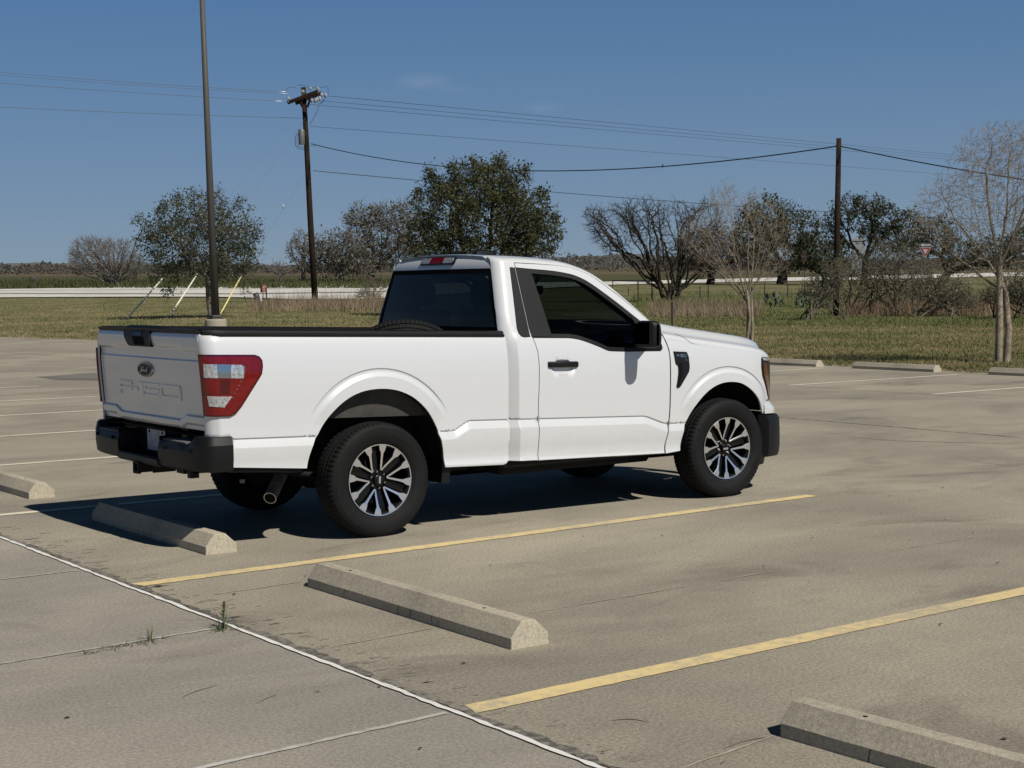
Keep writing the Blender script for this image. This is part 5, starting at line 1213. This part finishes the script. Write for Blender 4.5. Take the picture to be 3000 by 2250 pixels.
# crape myrtles
tree('crape_myrtle_tree', 'bare pale-barked multi-trunk tree on the lawn beyond the hood, left of the tall brown pole', 2190, 43.5, [(2150, 640, 130, 105), (2230, 660, 95, 100), (2060, 690, 72, 82), (2260, 740, 70, 80), (2150, 770, 130, 75), (2110, 575, 45, 55, .6), (2135, 560, 30, 40, .5), (2020, 690, 40, 50, .6), (2300, 700, 40, 60, .6)], 2300, bk_pale, None, 0, 0, .075, trunks=5, fork=.42, seed=16, shell=.35, jit=.045, fr=.36, kf=(4, 3, 3), twig=3, twiglen=.34, tipr=.0035, spread=.08, spread0=.12, cpow=.58)
tree('crape_myrtle_tree', 'large bare pale-barked tree at the right edge with two stout trunks and fine twigs', 2938, 33.2, [(2920, 560, 170, 190), (2790, 620, 120, 120), (3010, 520, 120, 170), (2900, 440, 110, 90, .8), (2710, 620, 60, 70, .6), (3060, 680, 110, 150), (2830, 740, 120, 95), (2960, 400, 80, 60, .7), (2690, 660, 60, 60, .6), (2720, 760, 60, 60, .7), (3080, 560, 80, 160)], 6500, bk_pale, None, 0, 0, 0.088, trunks=2, fork=.50, seed=27, shell=.35, jit=.035, fr=.36, kf=(5, 4, 3), twig=3, twiglen=.30, tipr=.0034, spread=.02, spread0=.075, cpow=.58)
# live oaks beyond, right
tree('live_oak_tree', 'dark green oak mass behind the pale bare tree on the lawn', 2290, 175, [(2250, 640, 95, 75), (2330, 680, 90, 70), (2380, 730, 62, 52), (2200, 690, 70, 70), (2290, 740, 120, 60)], 1000, bk_dark, lf_dark, .30, 12000, .5, fork=.3, seed=20, shell=.4, leafspread=.55, twig=1, twiglen=1, tipr=.02)
tree('live_oak_tree', 'dark green oak with open crown and crooked limbs, just right of the tall brown pole', 2530, 165, [(2480, 610, 52, 40), (2550, 605, 55, 40), (2600, 640, 60, 48), (2440, 650, 34, 34), (2660, 650, 40, 40, .8), (2510, 660, 60, 22, .7), (2440, 700, 36, 36), (2610, 705, 60, 46), (2560, 690, 50, 36, .8)], 700, bk_dark, lf_dark, .26, 8200, .30, fork=.42, seed=21, shell=.4, leafspread=.42, twig=1, twiglen=.9, tipr=.03, jit=.16)
tree('live_oak_tree', 'dark low oak beside the yield sign behind the right bare tree', 2760, 172, [(2740, 690, 72, 60), (2820, 740, 70, 45), (2680, 720, 60, 50), (2900, 745, 80, 45), (3020, 720, 90, 70)], 900, bk_dark, lf_dark, .30, 9000, .4, fork=.3, seed=22, shell=.4, leafspread=.6, twig=2, twiglen=1, tipr=.02)
tree('live_oak_tree', 'dark oak filling the background behind the leafless dark tree', 2080, 180, [(2080, 720, 110, 60), (2180, 740, 80, 55), (2000, 770, 70, 32)], 700, bk_dark, lf_moss, .30, 4200, .4, fork=.3, seed=23, shell=.4, leafspread=.6, twig=3, twiglen=1.2, tipr=.02)
tree('live_oak_tree', 'dark oak by the far road behind the stop disc sign', 2420, 178, [(2400, 760, 62, 32), (2450, 740, 50, 45), (2350, 770, 70, 25)], 420, bk_dark, lf_dark, .28, 3600, .3, fork=.3, seed=24, shell=.4, leafspread=.5, twig=1, tipr=.02)
# roadside brush thicket
brk = dict(cat='bush', trunks=9, fork=.10, jit=.12, fr=.40, spread=.2, spread0=1.0, tipr=.008)
tree('brush_thicket', 'tangled olive-green brush thicket right of the tall brown pole', 2560, 66, [(2600, 770, 85, 85), (2500, 830, 85, 62), (2650, 800, 75, 80), (2600, 850, 130, 50), (2560, 800, 70, 70), (2505, 790, 58, 58)], 1800, bk_mid, lf_brush, .06, 8000, .12, seed=30, shell=.25, twig=3, twiglen=.5, leafspread=.28, **brk)
tree('brush_thicket', 'olive brush thicket under the yield sign', 2740, 63, [(2750, 850, 110, 48), (2800, 880, 90, 36), (2700, 800, 45, 45, .7)], 800, bk_mid, lf_brush, .075, 4500, .09, seed=31, shell=.25, twig=3, twiglen=.4, leafspread=.25, **brk)
tree('brush_thicket', 'low olive brush at the foot of the tall brown pole, left side', 2400, 60, [(2400, 850, 62, 50), (2445, 800, 40, 60, .7)], 500, bk_mid, lf_brush, .075, 2600, .08, seed=32, shell=.25, twig=3, twiglen=.4, leafspread=.25, **brk)
tree('brush_thicket', 'dark brush behind the trunk of the right bare tree', 2990, 60, [(3000, 840, 90, 60), (2920, 860, 60, 40)], 600, bk_dark, lf_brush, .075, 2600, .09, seed=33, shell=.25, twig=3, twiglen=.4, leafspread=.25, **brk)
tree('bare_shrub', 'twiggy grey-brown shrub between the utility pole and the cab', 1105, 100, [(1095, 845, 42, 40), (1060, 865, 30, 26)], 420, bk_mid, lf_moss, .06, 900, .06, seed=34, shell=.3, twig=4, twiglen=.6, leafspread=.2, cat='bush', trunks=7, fork=.08, spread0=.6, tipr=.009)
# far-off wood: one mass along the horizon
r_ = np.random.RandomState(77); P = []
n = 60000; u = r_.uniform(-300, 3300, n); top = 3.1+.5*np.sin(u*.013)+.45*np.sin(u*.041+2)+.5*np.sin(u*.11)+.5*np.sin(u*.31)+3.6*np.exp(-((u-1780)/170)**2)+1.2*(u > 2500)
dd = r_.uniform(560, 640, n)+250*(r_.rand(n) < .4)
for i in range(n):
    g = ground(u[i], dd[i]); P.append((g[0], g[1], g[2]+r_.uniform(0, 1)**.8*top[i]*(1+(dd[i] > 700)*.15)))
V, F = leaves(np.array(P), .62, r_, .8); tag(linkfast('distant_woods', V, F, leafm('distant_foliage', (.075, .068, .058), (.115, .105, .09), .03)), kind='stuff')

# ================================================================== poles, wires, signs
wood = gmat('creosote_wood', (.017, .012, .010), (.042, .028, .022), 1.2, 9); metal_br = mat('bronze_paint', (.080, .073, .064), .6, spec=.3); galv = mat('grey_can', (.14, .145, .15), .5, metal=.3); porc = mat('porcelain', (.42, .42, .44), .4); porc_d = mat('dark_porcelain', (.03, .025, .025), .35)
wire_l = mat('bright_wire', (.42, .44, .47), .35, metal=.8); wire_d = mat('dark_wire', (.02, .022, .026), .6)
# lamp post
LD = 55.0; lb = ground(628, LD); lb[2] = float(terr(lb[0], lb[1])); lamp = empty('lamp_post', tuple(lb)); tag(lamp, 'tall dark bronze lamp post on a round concrete base behind the tailgate', 'lamp post')
zb = at(628, 935, LD)[2]-lb[2]
b = MB(); b.lathe([(0, zb), (.33, zb), (.365, zb-.03), (.37, zb-.1), (.37, -.3)], 32, 'z'); b.build('concrete_base', conc_c, lamp, angle=30)
tp = at(592, 0, LD)-lb; ax = (tp-np.array([0, 0, zb])); H = 13.5; topv = np.array([0, 0, zb])+ax/ax[2]*(H-zb)
b = MB(); b.box(-.22, .22, -.22, .22, zb, zb+.05); b.box(-.17, .17, -.17, .17, zb+.05, zb+.14, bev=.02); b.build('base_plate', metal_br, lamp)
b = MB(); b.tube([(0, 0, zb+.1), tuple(np.array([0, 0, zb])*.5+topv*.5), tuple(topv)], [.140, .102, .075], 24); b.build('pole', metal_br, lamp, smooth=True)
b = MB(); b.tube([tuple(topv), tuple(topv+np.array([.3, -.2, .12])), tuple(topv+np.array([.9, -.6, .15]))], .04, 8); b.box(topv[0]+.7, topv[0]+1.3, topv[1]-1.0, topv[1]-.5, topv[2]+.08, topv[2]+.22, bev=.03); b.build('lamp_head', metal_br, lamp)
# utility pole
UD = 103.0; ub = ground(922, UD); up_ = empty('utility_pole', tuple(ub)); tag(up_, 'leaning brown wooden utility pole with a crossarm, white insulators and a grey can', 'utility pole')
def U(u, v, d=UD): return at(u, v, d)-ub
b = MB(); b.tube([(0, 0, -.3), tuple(U(909, 640)), tuple(U(898, 420)), tuple(U(889, 256))], [.205, .185, .165, .15], 16); b.build('pole', wood, up_, smooth=True)
b = MB()
def beam(b, p, q, w, h):
    p = np.array(p); q = np.array(q); t = (q-p)/np.linalg.norm(q-p); s_ = np.cross(t, [0, 0, 1]); s_ /= np.linalg.norm(s_); k = np.cross(s_, t); V = [x+s_*a*w/2+k*c*h/2 for x in (p, q) for a, c in ((-1, -1), (1, -1), (1, 1), (-1, 1))]
    b.add(V, [(3, 2, 1, 0), (4, 5, 6, 7), (0, 1, 5, 4), (1, 2, 6, 5), (2, 3, 7, 6), (3, 0, 4, 7)])
b = MB(); beam(b, U(843, 301, UD-.4), U(930, 268, UD-1.2), .13, .20); b.build('crossarm', wood, up_)
b = MB(); beam(b, U(866, 303, UD+.5), U(943, 272, UD-.1), .13, .20); b.build('crossarm', wood, up_)
for p, q in (((876, 296), (887, 314)), ((910, 285), (901, 314))):
    b = MB(); beam(b, U(*p, UD-.5), U(*q, UD-.25), .07, .12); b.build('brace', wood, up_)
for (u, v) in ((887, 268), (909, 259), (932, 261), (845, 288)):
    c = U(u, v, UD-.7); b = MB(); b.lathe([(0, .10), (.04, .10), (.05, .07), (.13, .05), (.13, .02), (.06, .015), (.06, -.01), (.14, -.03), (.14, -.06), (.05, -.07), (.02, -.09), (.02, -.25)], 14, 'z', tuple(c)); b.build('pin_insulator', porc, up_, smooth=True)
for (u, v, u2, v2) in ((941, 278, 953, 280), (912, 294, 923, 295), (929, 292, 936, 289)):
    for k in range(2):
        c = U(u+(u2-u)*k, v+(v2-v)*k, UD-.9); b = MB(); b.lathe([(0, -.06), (.05, -.05), (.15, -.02), (.155, .02), (.05, .05), (0, .06)], 14, 'x', tuple(c)); b.build('disc_insulator', porc, up_, smooth=True)
b = MB(); c0 = U(884, 424, UD-.35); b.lathe([(0, 0), (.19, 0), (.20, .03), (.20, .90), (.17, .96), (0, .99)], 20, 'z', tuple(c0)); b.build('grey_can', galv, up_, angle=40)
def cable(pts, r, m, parent=None, name='cable'): b = MB(); b.tube(smooth_path([tuple(p) for p in pts], 5), r, 5); return b.build(name, m, parent, smooth=True)
cable([U(876, 388, UD-.5), U(866, 400, UD-.5), U(866, 425, UD-.5), U(878, 436, UD-.4), U(893, 438, UD-.2)], .018, wire_d, up_, 'drop_cable')
cable([U(876, 390, UD-.5), U(870, 410, UD-.5), U(874, 428, UD-.5), U(892, 433, UD-.2)], .014, wire_d, up_, 'drop_cable')
cable([U(838, 275), U(840, 262), U(852, 255), U(868, 258)], .012, wire_d, up_, 'jumper'); cable([U(872, 249), U(890, 250), U(909, 255), U(932, 257), U(958, 254), U(961, 262), U(961, 275)], .013, wire_d, up_, 'jumper')
cable([U(932, 303), U(934, 312), U(925, 335), U(908, 365)], .014, wire_d, up_, 'jumper'); cable([U(950, 290), U(943, 300), U(936, 302)], .03, wire_d, up_, 'jumper')
cable([U(910, 425), U(918, 428), U(930, 424)], .012, wire_d, up_, 'jumper')
# second pole
RD = 64.0; rb = ground(2448, RD); rp = empty('utility_pole', tuple(rb)); tag(rp, 'plain tall brown wooden pole standing in the brush right of the truck nose', 'utility pole')
b = MB(); b.tube([(0, 0, -.3), tuple(at(2453, 650, RD)-rb), tuple(at(2457.5, 405, RD)-rb)], [.125, .115, .095], 14); b.build('pole', wood, rp, smooth=True)
b = MB(); b.tube([at(2447, 428, RD)-rb, at(2464, 428, RD)-rb], .03, 6); b.build('wire_clamp', wire_d, rp)
# wires
def wire(name, label, p0, p1, sag, r, m, n=40, grp=None):
    p0, p1 = np.array(p0), np.array(p1); P = [p0+(p1-p0)*t-np.array([0, 0, sag*4*t*(1-t)]) for t in np.linspace(0, 1, n)]; b = MB(); b.tube(P, r, 5); o = b.build(name, m, None, smooth=True); return tag(o, label, 'wire', grp)
G_ = 'overhead wires'
wire('power_line', 'topmost pale wire running left from the crossarm out of the picture', at(840, 269, UD), at(-700, 140, 125), .3, .013, wire_l, grp=G_)
wire('power_line', 'second pale wire running left from the crossarm, close under the topmost', at(845, 275, UD), at(-700, 150, 122), .3, .011, wire_l, grp=G_)
wire('power_line', 'third pale wire running left from the low end of the crossarm', at(832, 297, UD), at(-700, 182, 118), .2, .013, wire_l, grp=G_)
wire('power_line', 'lowest pale wire running left, fixed below the crossarm', at(884, 346, UD), at(-700, 272, 118), .2, .014, wire_l, grp=G_)
wire('power_line', 'topmost thin dark wire running right from the white disc insulators into the distance', at(962, 281, UD), at(3160, 489, 290), .0, .014, wire_d, grp=G_)
wire('power_line', 'second thin dark wire running right from the crossarm into the distance', at(948, 296, UD), at(3160, 494, 290), .0, .013, wire_d, grp=G_)
wire('power_line', 'third thin dark wire running right from the crossarm into the distance', at(905, 306, UD), at(3160, 500, 290), .0, .013, wire_d, grp=G_)
wire('power_line', 'faint dark wire running right from just above the grey can', at(908, 370, UD), at(3160, 540, 280), .0, .013, wire_d, grp=G_)
wire('service_cable', 'thick dark sagging cable hung between the two wooden poles', at(912, 421, UD), at(2449, 429, RD), 1.30, .026, wire_d, grp=G_)
wire('service_cable', 'thick dark cable running down right from the top of the plain brown pole', at(2465, 429, RD), at(3300, 566, 52), .12, .022, wire_d, grp=G_)
wire('service_cable', 'lower dark cable passing through the dark green tree and behind the bare trees', at(918, 500, UD), at(3160, 650, 190), .6, .022, wire_d, grp=G_)
# guy wires with yellow guards
guy = mat('yellow_guard', (.72, .64, .28), .5); guyw = mat('faded_guard', (.78, .75, .62), .5)
for (u0, v0, u1, v1, gd, tu, tv, m, lab) in ((363, 934, 476, 816, 78, 893, 303, guyw, 'leftmost faded guy guard sloping out of the lawn beyond the tailgate'), (489, 926, 578, 803, 80, 895, 345, guyw, 'middle pale guy guard sloping up behind the young green tree'), (640, 913, 706, 810, 82, 899, 500, guy, 'rightmost yellow guy guard, just right of the lamp post')):
    p0 = ground(u0, gd); top = at(tu, tv, UD); d1 = gd+3; p1 = at(u1, v1, d1); root = empty('guy_wire', tuple(p0)); tag(root, lab, 'guy wire', 'guy wires of the utility pole')
    b = MB(); b.tube([(0, 0, -.1), tuple(p1-p0)], [.037, .040], 8); b.build('guard', m, root, smooth=True)
    b = MB(); b.tube([tuple(p1-p0), tuple(top-p0)], .0065, 4); b.build('strand', wire_l, root)
    if m is guy: c = (p1*.35+top*.65-p0); b = MB(); b.lathe([(0, -.12), (.05, -.11), (.05, .11), (0, .12)], 8, 'z', tuple(at(830, 605, 96)-p0)); b.build('strain_insulator', porc, root, smooth=True)
# bird on the cable
bp_ = at(1942, 489, 79.5); b = MB()
b.lathe([(0, -.075), (.018, -.06), (.034, -.02), (.032, .02), (.018, .05), (0, .06)], 10, 'z', (0, 0, .07)); b.lathe([(0, -.022), (.018, -.012), (.021, .002), (.014, .016), (0, .021)], 8, 'z', (.012, 0, .145)); b.prism([(-.02, .02), (-.05, -.07), (-.03, -.075), (-.005, .0)], -.012, .012, 'y'); b.tube([(.03, 0, .145), (.055, 0, .142)], [.006, .001], 5)
bo = b.build('bird', mat('plumage', (.06, .055, .05), .8), None, smooth=True, loc=tuple(bp_)); tag(bo, 'small dark bird perched on the sagging cable', 'bird')
# ---- signs: faces turned to the viewer's side of the road
def facing(u, d, name, label, cat): g = ground(u, d); a = math.atan2(CAM[1]-g[1], CAM[0]-g[0]); o = empty(name, tuple(g), a+math.pi/2); return tag(o, label, cat), g     # local -y faces the road user
red = mat('sign_red', (.30, .012, .018), .5); whi = mat('sign_white', (.62, .60, .60), .5); blk_ = mat('sign_black', (.012, .012, .013), .5); post_m = mat('sign_post', (.28, .29, .28), .5, metal=.5)
SD = 134.0; ys_, g = facing(2711, SD, 'yield_sign', 'red and white triangular yield sign with a one way arrow plate above it', 'road sign'); k = SD/FPX
def zv(v, u=2711, d=SD, g=g): return float(at(u, v, d)[2]-g[2])
yz_, yb_ = zv(725), zv(755.5); w = .46
def tri(s, d0, d1, zc): h = yz_-yb_; c = (yz_*2+yb_)/3; return [(-w*s, c+(yz_-c)*s), (0, c+(yb_-c)*s), (w*s, c+(yz_-c)*s)]
b = MB(); b.prism(tri(1, 0, 0, 0), 0, -.006, 'y'); yp = b.build('sign_plate', whi, ys_)
b = MB(); b.prism(tri(.90, 0, 0, 0), -.006, -.009, 'y'); b.build('red_band', red, yp)
b = MB(); b.prism(tri(.44, 0, 0, 0), -.009, -.012, 'y'); b.build('white_centre', whi, yp)
def text(word_, size, x, z, y, m, parent, name='lettering'):
    cu = bpy.data.curves.new('t', 'FONT'); cu.body = word_; cu.size = size; cu.align_x = 'CENTER'; cu.align_y = 'CENTER'; cu.extrude = .0012; to = bpy.data.objects.new('t', cu); COL.objects.link(to)
    bpy.context.view_layer.update(); me = bpy.data.meshes.new_from_object(to.evaluated_get(bpy.context.evaluated_depsgraph_get())); V = [(v.co.x+x, y-v.co.z, v.co.y+z) for v in me.vertices]; F = [tuple(p.vertices) for p in me.polygons]; bpy.data.objects.remove(to); return link(name, V, F, m, parent)
text('YIELD', .115, 0, yz_-.27, -.0135, red, yp)
a0, a1 = zv(723.5), zv(712.5)
b = MB(); b.prism([(-.46, a0), (.46, a0), (.46, a1), (-.46, a1)], 0, -.006, 'y'); op = b.build('arrow_plate', blk_, ys_)
b = MB(); zc = (a0+a1)/2; b.prism([(.40, zc-.055), (.40, zc+.055), (-.20, zc+.055), (-.20, zc+.11), (-.40, zc), (-.20, zc-.11), (-.20, zc-.055)], -.006, -.010, 'y'); b.build('arrow', whi, op)
b = MB()
for q in ((-.46, .46, a1-.012, a1), (-.46, .46, a0, a0+.012), (-.46, -.448, a0, a1), (.448, .46, a0, a1)): b.box(q[0], q[1], -.009, -.006, q[2], q[3])
b.build('white_border', whi, op)
text('ONE WAY', .085, .12, zc, -.0115, blk_, op)
b = MB(); b.box(-.025, .025, .002, .04, -.3, a1+.0); b.build('post', post_m, ys_)
ns, g2 = facing(2356, 150, 'round_sign', 'dark red round sign with a pale bar on a thin post across the far road', 'road sign'); zc2 = float(at(2356, 752, 150)[2]-g2[2])
b = MB(); b.prism([(.29*math.cos(t), zc2+.44*math.sin(t)) for t in np.linspace(0, 2*math.pi, 33)[:-1]], 0, -.01, 'y'); rp_ = b.build('sign_plate', mat('dull_red', (.030, .012, .012), .7), ns); b = MB(); b.box(-.19, .19, -.013, -.01, zc2-.05, zc2+.06); b.build('white_bar', mat('dull_white', (.07, .066, .06), .7), rp_); b = MB(); b.box(-.02, .02, .002, .04, -.3, zc2); b.build('post', wood, ns)
mk, g3 = facing(769, 108, 'marker_sign', 'small faded red utility marker on a post beside the highway', 'marker'); z0_, z1_ = [float(at(769, v, 108)[2]-g3[2]) for v in (857, 835)]
b = MB(); b.box(-.17, .17, -.01, 0, z0_, z1_); mp = b.build('sign_plate', mat('faded_red', (.36, .13, .10), .7, var=.25, vscale=30), mk); b = MB(); b.box(-.10, .10, -.013, -.01, z0_+.30, z0_+.36); b.box(-.10, .10, -.013, -.01, z0_+.20, z0_+.22); b.build('pale_band', mat('faded_pink', (.5, .3, .26), .7), mp); b = MB(); b.box(-.025, .025, 0, .05, -.2, z1_); b.build('post', steel, mk)
g = ground(778.5, 107); b = MB(); b.tube([(0, 0, -.2), (0, 0, float(at(778.5, 841, 107)[2]-g[2]))], .045, 8); tag(b.build('wooden_post', wood, None, loc=tuple(g)), 'thin brown post just right of the red marker', 'post')
g = ground(757, 104); b = MB(); b.tube([(0, 0, 0), (-.12, 0, .25), (-.25, 0, .62)], [.14, .17, .19], 14); cb = b.build('cable_pedestal', mat('pedestal_dark', (.03, .034, .045), .5), None, smooth=True, loc=tuple(g)); tag(cb, 'tipped dark and white cable pedestal in the dry grass by the red marker', 'pedestal'); b = MB(); b.prism([(.08, 0), (.26, 0), (.05, .5), (-.05, .55)], -.12, .12, 'y'); b.build('white_cover', whi, cb)
g = ground(1968.5, 47.5); b = MB(); hh = float(at(1968, 886, 47.5)[2]-g[2]); b.tube([(0, 0, -.2), (0, 0, hh)], .028, 8); tag(b.build('steel_post', mat('dark_post', (.02, .02, .02), .6), None, loc=tuple(g)), 'thin dark steel post standing on the lawn just behind the hood', 'post')
# fences
def fence(name, label, us, vb, vt, m, r, strands, rail=None):
    ds = [hit(u, v) for u, v in zip(us, vb)]; g0 = ground(us[0], ds[0]); root = empty(name, tuple(g0)); tag(root, label, 'fence'); tops = []
    for u, v, w, d in zip(us, vb, vt, ds):
        g = ground(u, d); t = at(u, w, d); b = MB(); b.tube([tuple(g-g0-np.array([0, 0, .2])), tuple(t-g0)], r, 6); b.build('post', m, root); tops.append((g-g0, t-g0))
    for f in strands:
        b = MB(); b.tube([a+(c-a)*f for a, c in tops], .008, 4, cap=False); b.build('wire_strand', wire_d, root)
    if rail: b = MB(); b.tube([tops[0][1], tops[rail][1]], .05, 6); b.build('top_rail', m, root)
    return root
fpost = mat('fence_post', (.05, .045, .04), .8)
fence('wire_fence', 'wire fence with thin posts beyond the lawn, a top rail at its left end', [1795, 1841, 1869, 1910, 1975, 2051, 2075, 2240, 2308, 2420, 2540, 2700, 2838, 2990], [862, 866, 884, 883, 886, 884, 884, 880, 878, 880, 880, 878, 874, 872], [822, 842, 822, 824, 842, 838, 836, 827, 830, 832, 832, 830, 826, 822], fpost, .035, (.35, .65, .92), 3)
lu = np.arange(-60, 1000, 62)+np.array([(i*37) % 23 for i in range(len(np.arange(-60, 1000, 62)))]); fence('wire_fence', 'far wire fence along the other side of the highway at the left', list(lu), [840-.010*u for u in lu], [814-.006*u for u in lu], fpost, .07, (.3, .6, .9))
g = ground(97, 196); b = MB(); b.tube([(0, 0, -.2), (0, 0, 1.1)], .05, 6); mb = b.build('mailbox', fpost, None, loc=tuple(g)); tag(mb, 'small dark box on a post in the field at far left', 'mailbox'); b = MB(); b.box(-.3, .3, -.2, .2, 1.1, 1.45, bev=.05); b.build('box', fpost, mb)
# prickly pears
cact = mat('cactus_pad', (.085, .11, .065), .7, var=.3, vscale=3)
for nm, us, d, seed in (('low prickly pear patch beyond the fence, left of the larger one', (2228, 2298), 80, 3), ('larger prickly pear clump with pale pads left of the tall brown pole', (2330, 2425), 78, 4)):
    rr = random.Random(seed); g0 = ground(sum(us)/2, d); b = MB(); n_ = 46 if seed == 4 else 26; top = .95 if seed == 4 else .62
    for i in range(n_):
        u = rr.uniform(*us); q = ground(u, d+rr.uniform(-.8, .8))-g0; h = rr.uniform(.1, top)*(1-.5*abs((u-sum(us)/2)/(us[1]-us[0])*2)**2); a = rr.uniform(0, 3.14); t = rr.uniform(-.5, .5); R_ = rr.uniform(.10, .15); c = np.array([q[0], q[1], h]); ex_ = np.array([math.cos(a), math.sin(a), t*.5]); ez_ = np.array([-t*math.cos(a)*.5, 0, 1]); nn = np.cross(ex_, ez_)
        ring = [c+ex_*R_*.75*math.cos(s)+ez_*R_*math.sin(s) for s in np.linspace(0, 6.283, 11)[:-1]]; V = [x+nn*.012 for x in ring]+[x-nn*.012 for x in ring]+[c+nn*.03, c-nn*.03]
        b.add(V, [(k, (k+1) % 10, 20) for k in range(10)]+[(10+(k+1) % 10, 10+k, 21) for k in range(10)]+[(k, 10+k, 10+(k+1) % 10, (k+1) % 10) for k in range(10)])
    tag(b.build('prickly_pear', cact, None, loc=tuple(g0)), nm, 'cactus')
P = []
for u in np.linspace(-700, 3700, 160):
    hh = 7.5+1.5*math.sin(u*.006)+.8*math.sin(u*.021)+.4*math.sin(u*.067)+9*math.exp(-((u-1820)/260)**2)+6*math.exp(-((u-3100)/400)**2); g = ground(u, 1500); q_ = ground(u, 1750); P.append([(g[0], g[1], g[2]-2), (g[0], g[1], g[2]+hh*.55), ((g[0]+q_[0])/2, (g[1]+q_[1])/2, g[2]+hh), (q_[0], q_[1], g[2]+hh*.4)])
b = MB(); b.grid(P); tag(b.build('hills', gmat('distant_ridge', (.085, .09, .095), (.125, .125, .125), .02, .3), smooth=True), kind='structure')
# pale building glimpsed through the oaks
g = ground(2515, 330); s_ = 330/FPX; bd = empty('farm_building', tuple(g), YAW-math.pi/2-.2); tag(bd, 'pale boxy building half hidden behind the oaks right of the tall brown pole', 'building'); zt_ = float(at(2515, 694, 330)[2]-g[2])
wl2_ = mat('pale_siding', (.27, .28, .28), .8); b = MB(); b.box(-1.3, 1.3, -1.3, 1.3, -.3, zt_-.8); b.build('wall', wl2_, bd); b = MB(); b.box(-1.45, 1.45, -1.45, 1.45, zt_-.8, zt_-.5); b.prism([(-1.4, zt_-.5), (1.4, zt_-.5), (0, zt_+.2)], -1.4, 1.4, 'y'); b.build('roof', mat('grey_roof', (.30, .31, .33), .7), bd)
b = MB(); b.box(-.5, .2, -1.325, -1.30, zt_-1.5, zt_-1.2); b.build('window', mat('dull_pane', (.12, .13, .14), .5), bd)
# spare tyre lying against the bed side
sp = make_tyre().build('spare_tyre', tyre_m, None, angle=32); tag(sp, 'black spare tyre leaning in the truck bed, tread showing above the bed rail', 'tyre')
sp.location = (.62, -.25, 1.115); sp.rotation_euler = (math.radians(50), 0, math.radians(-28))
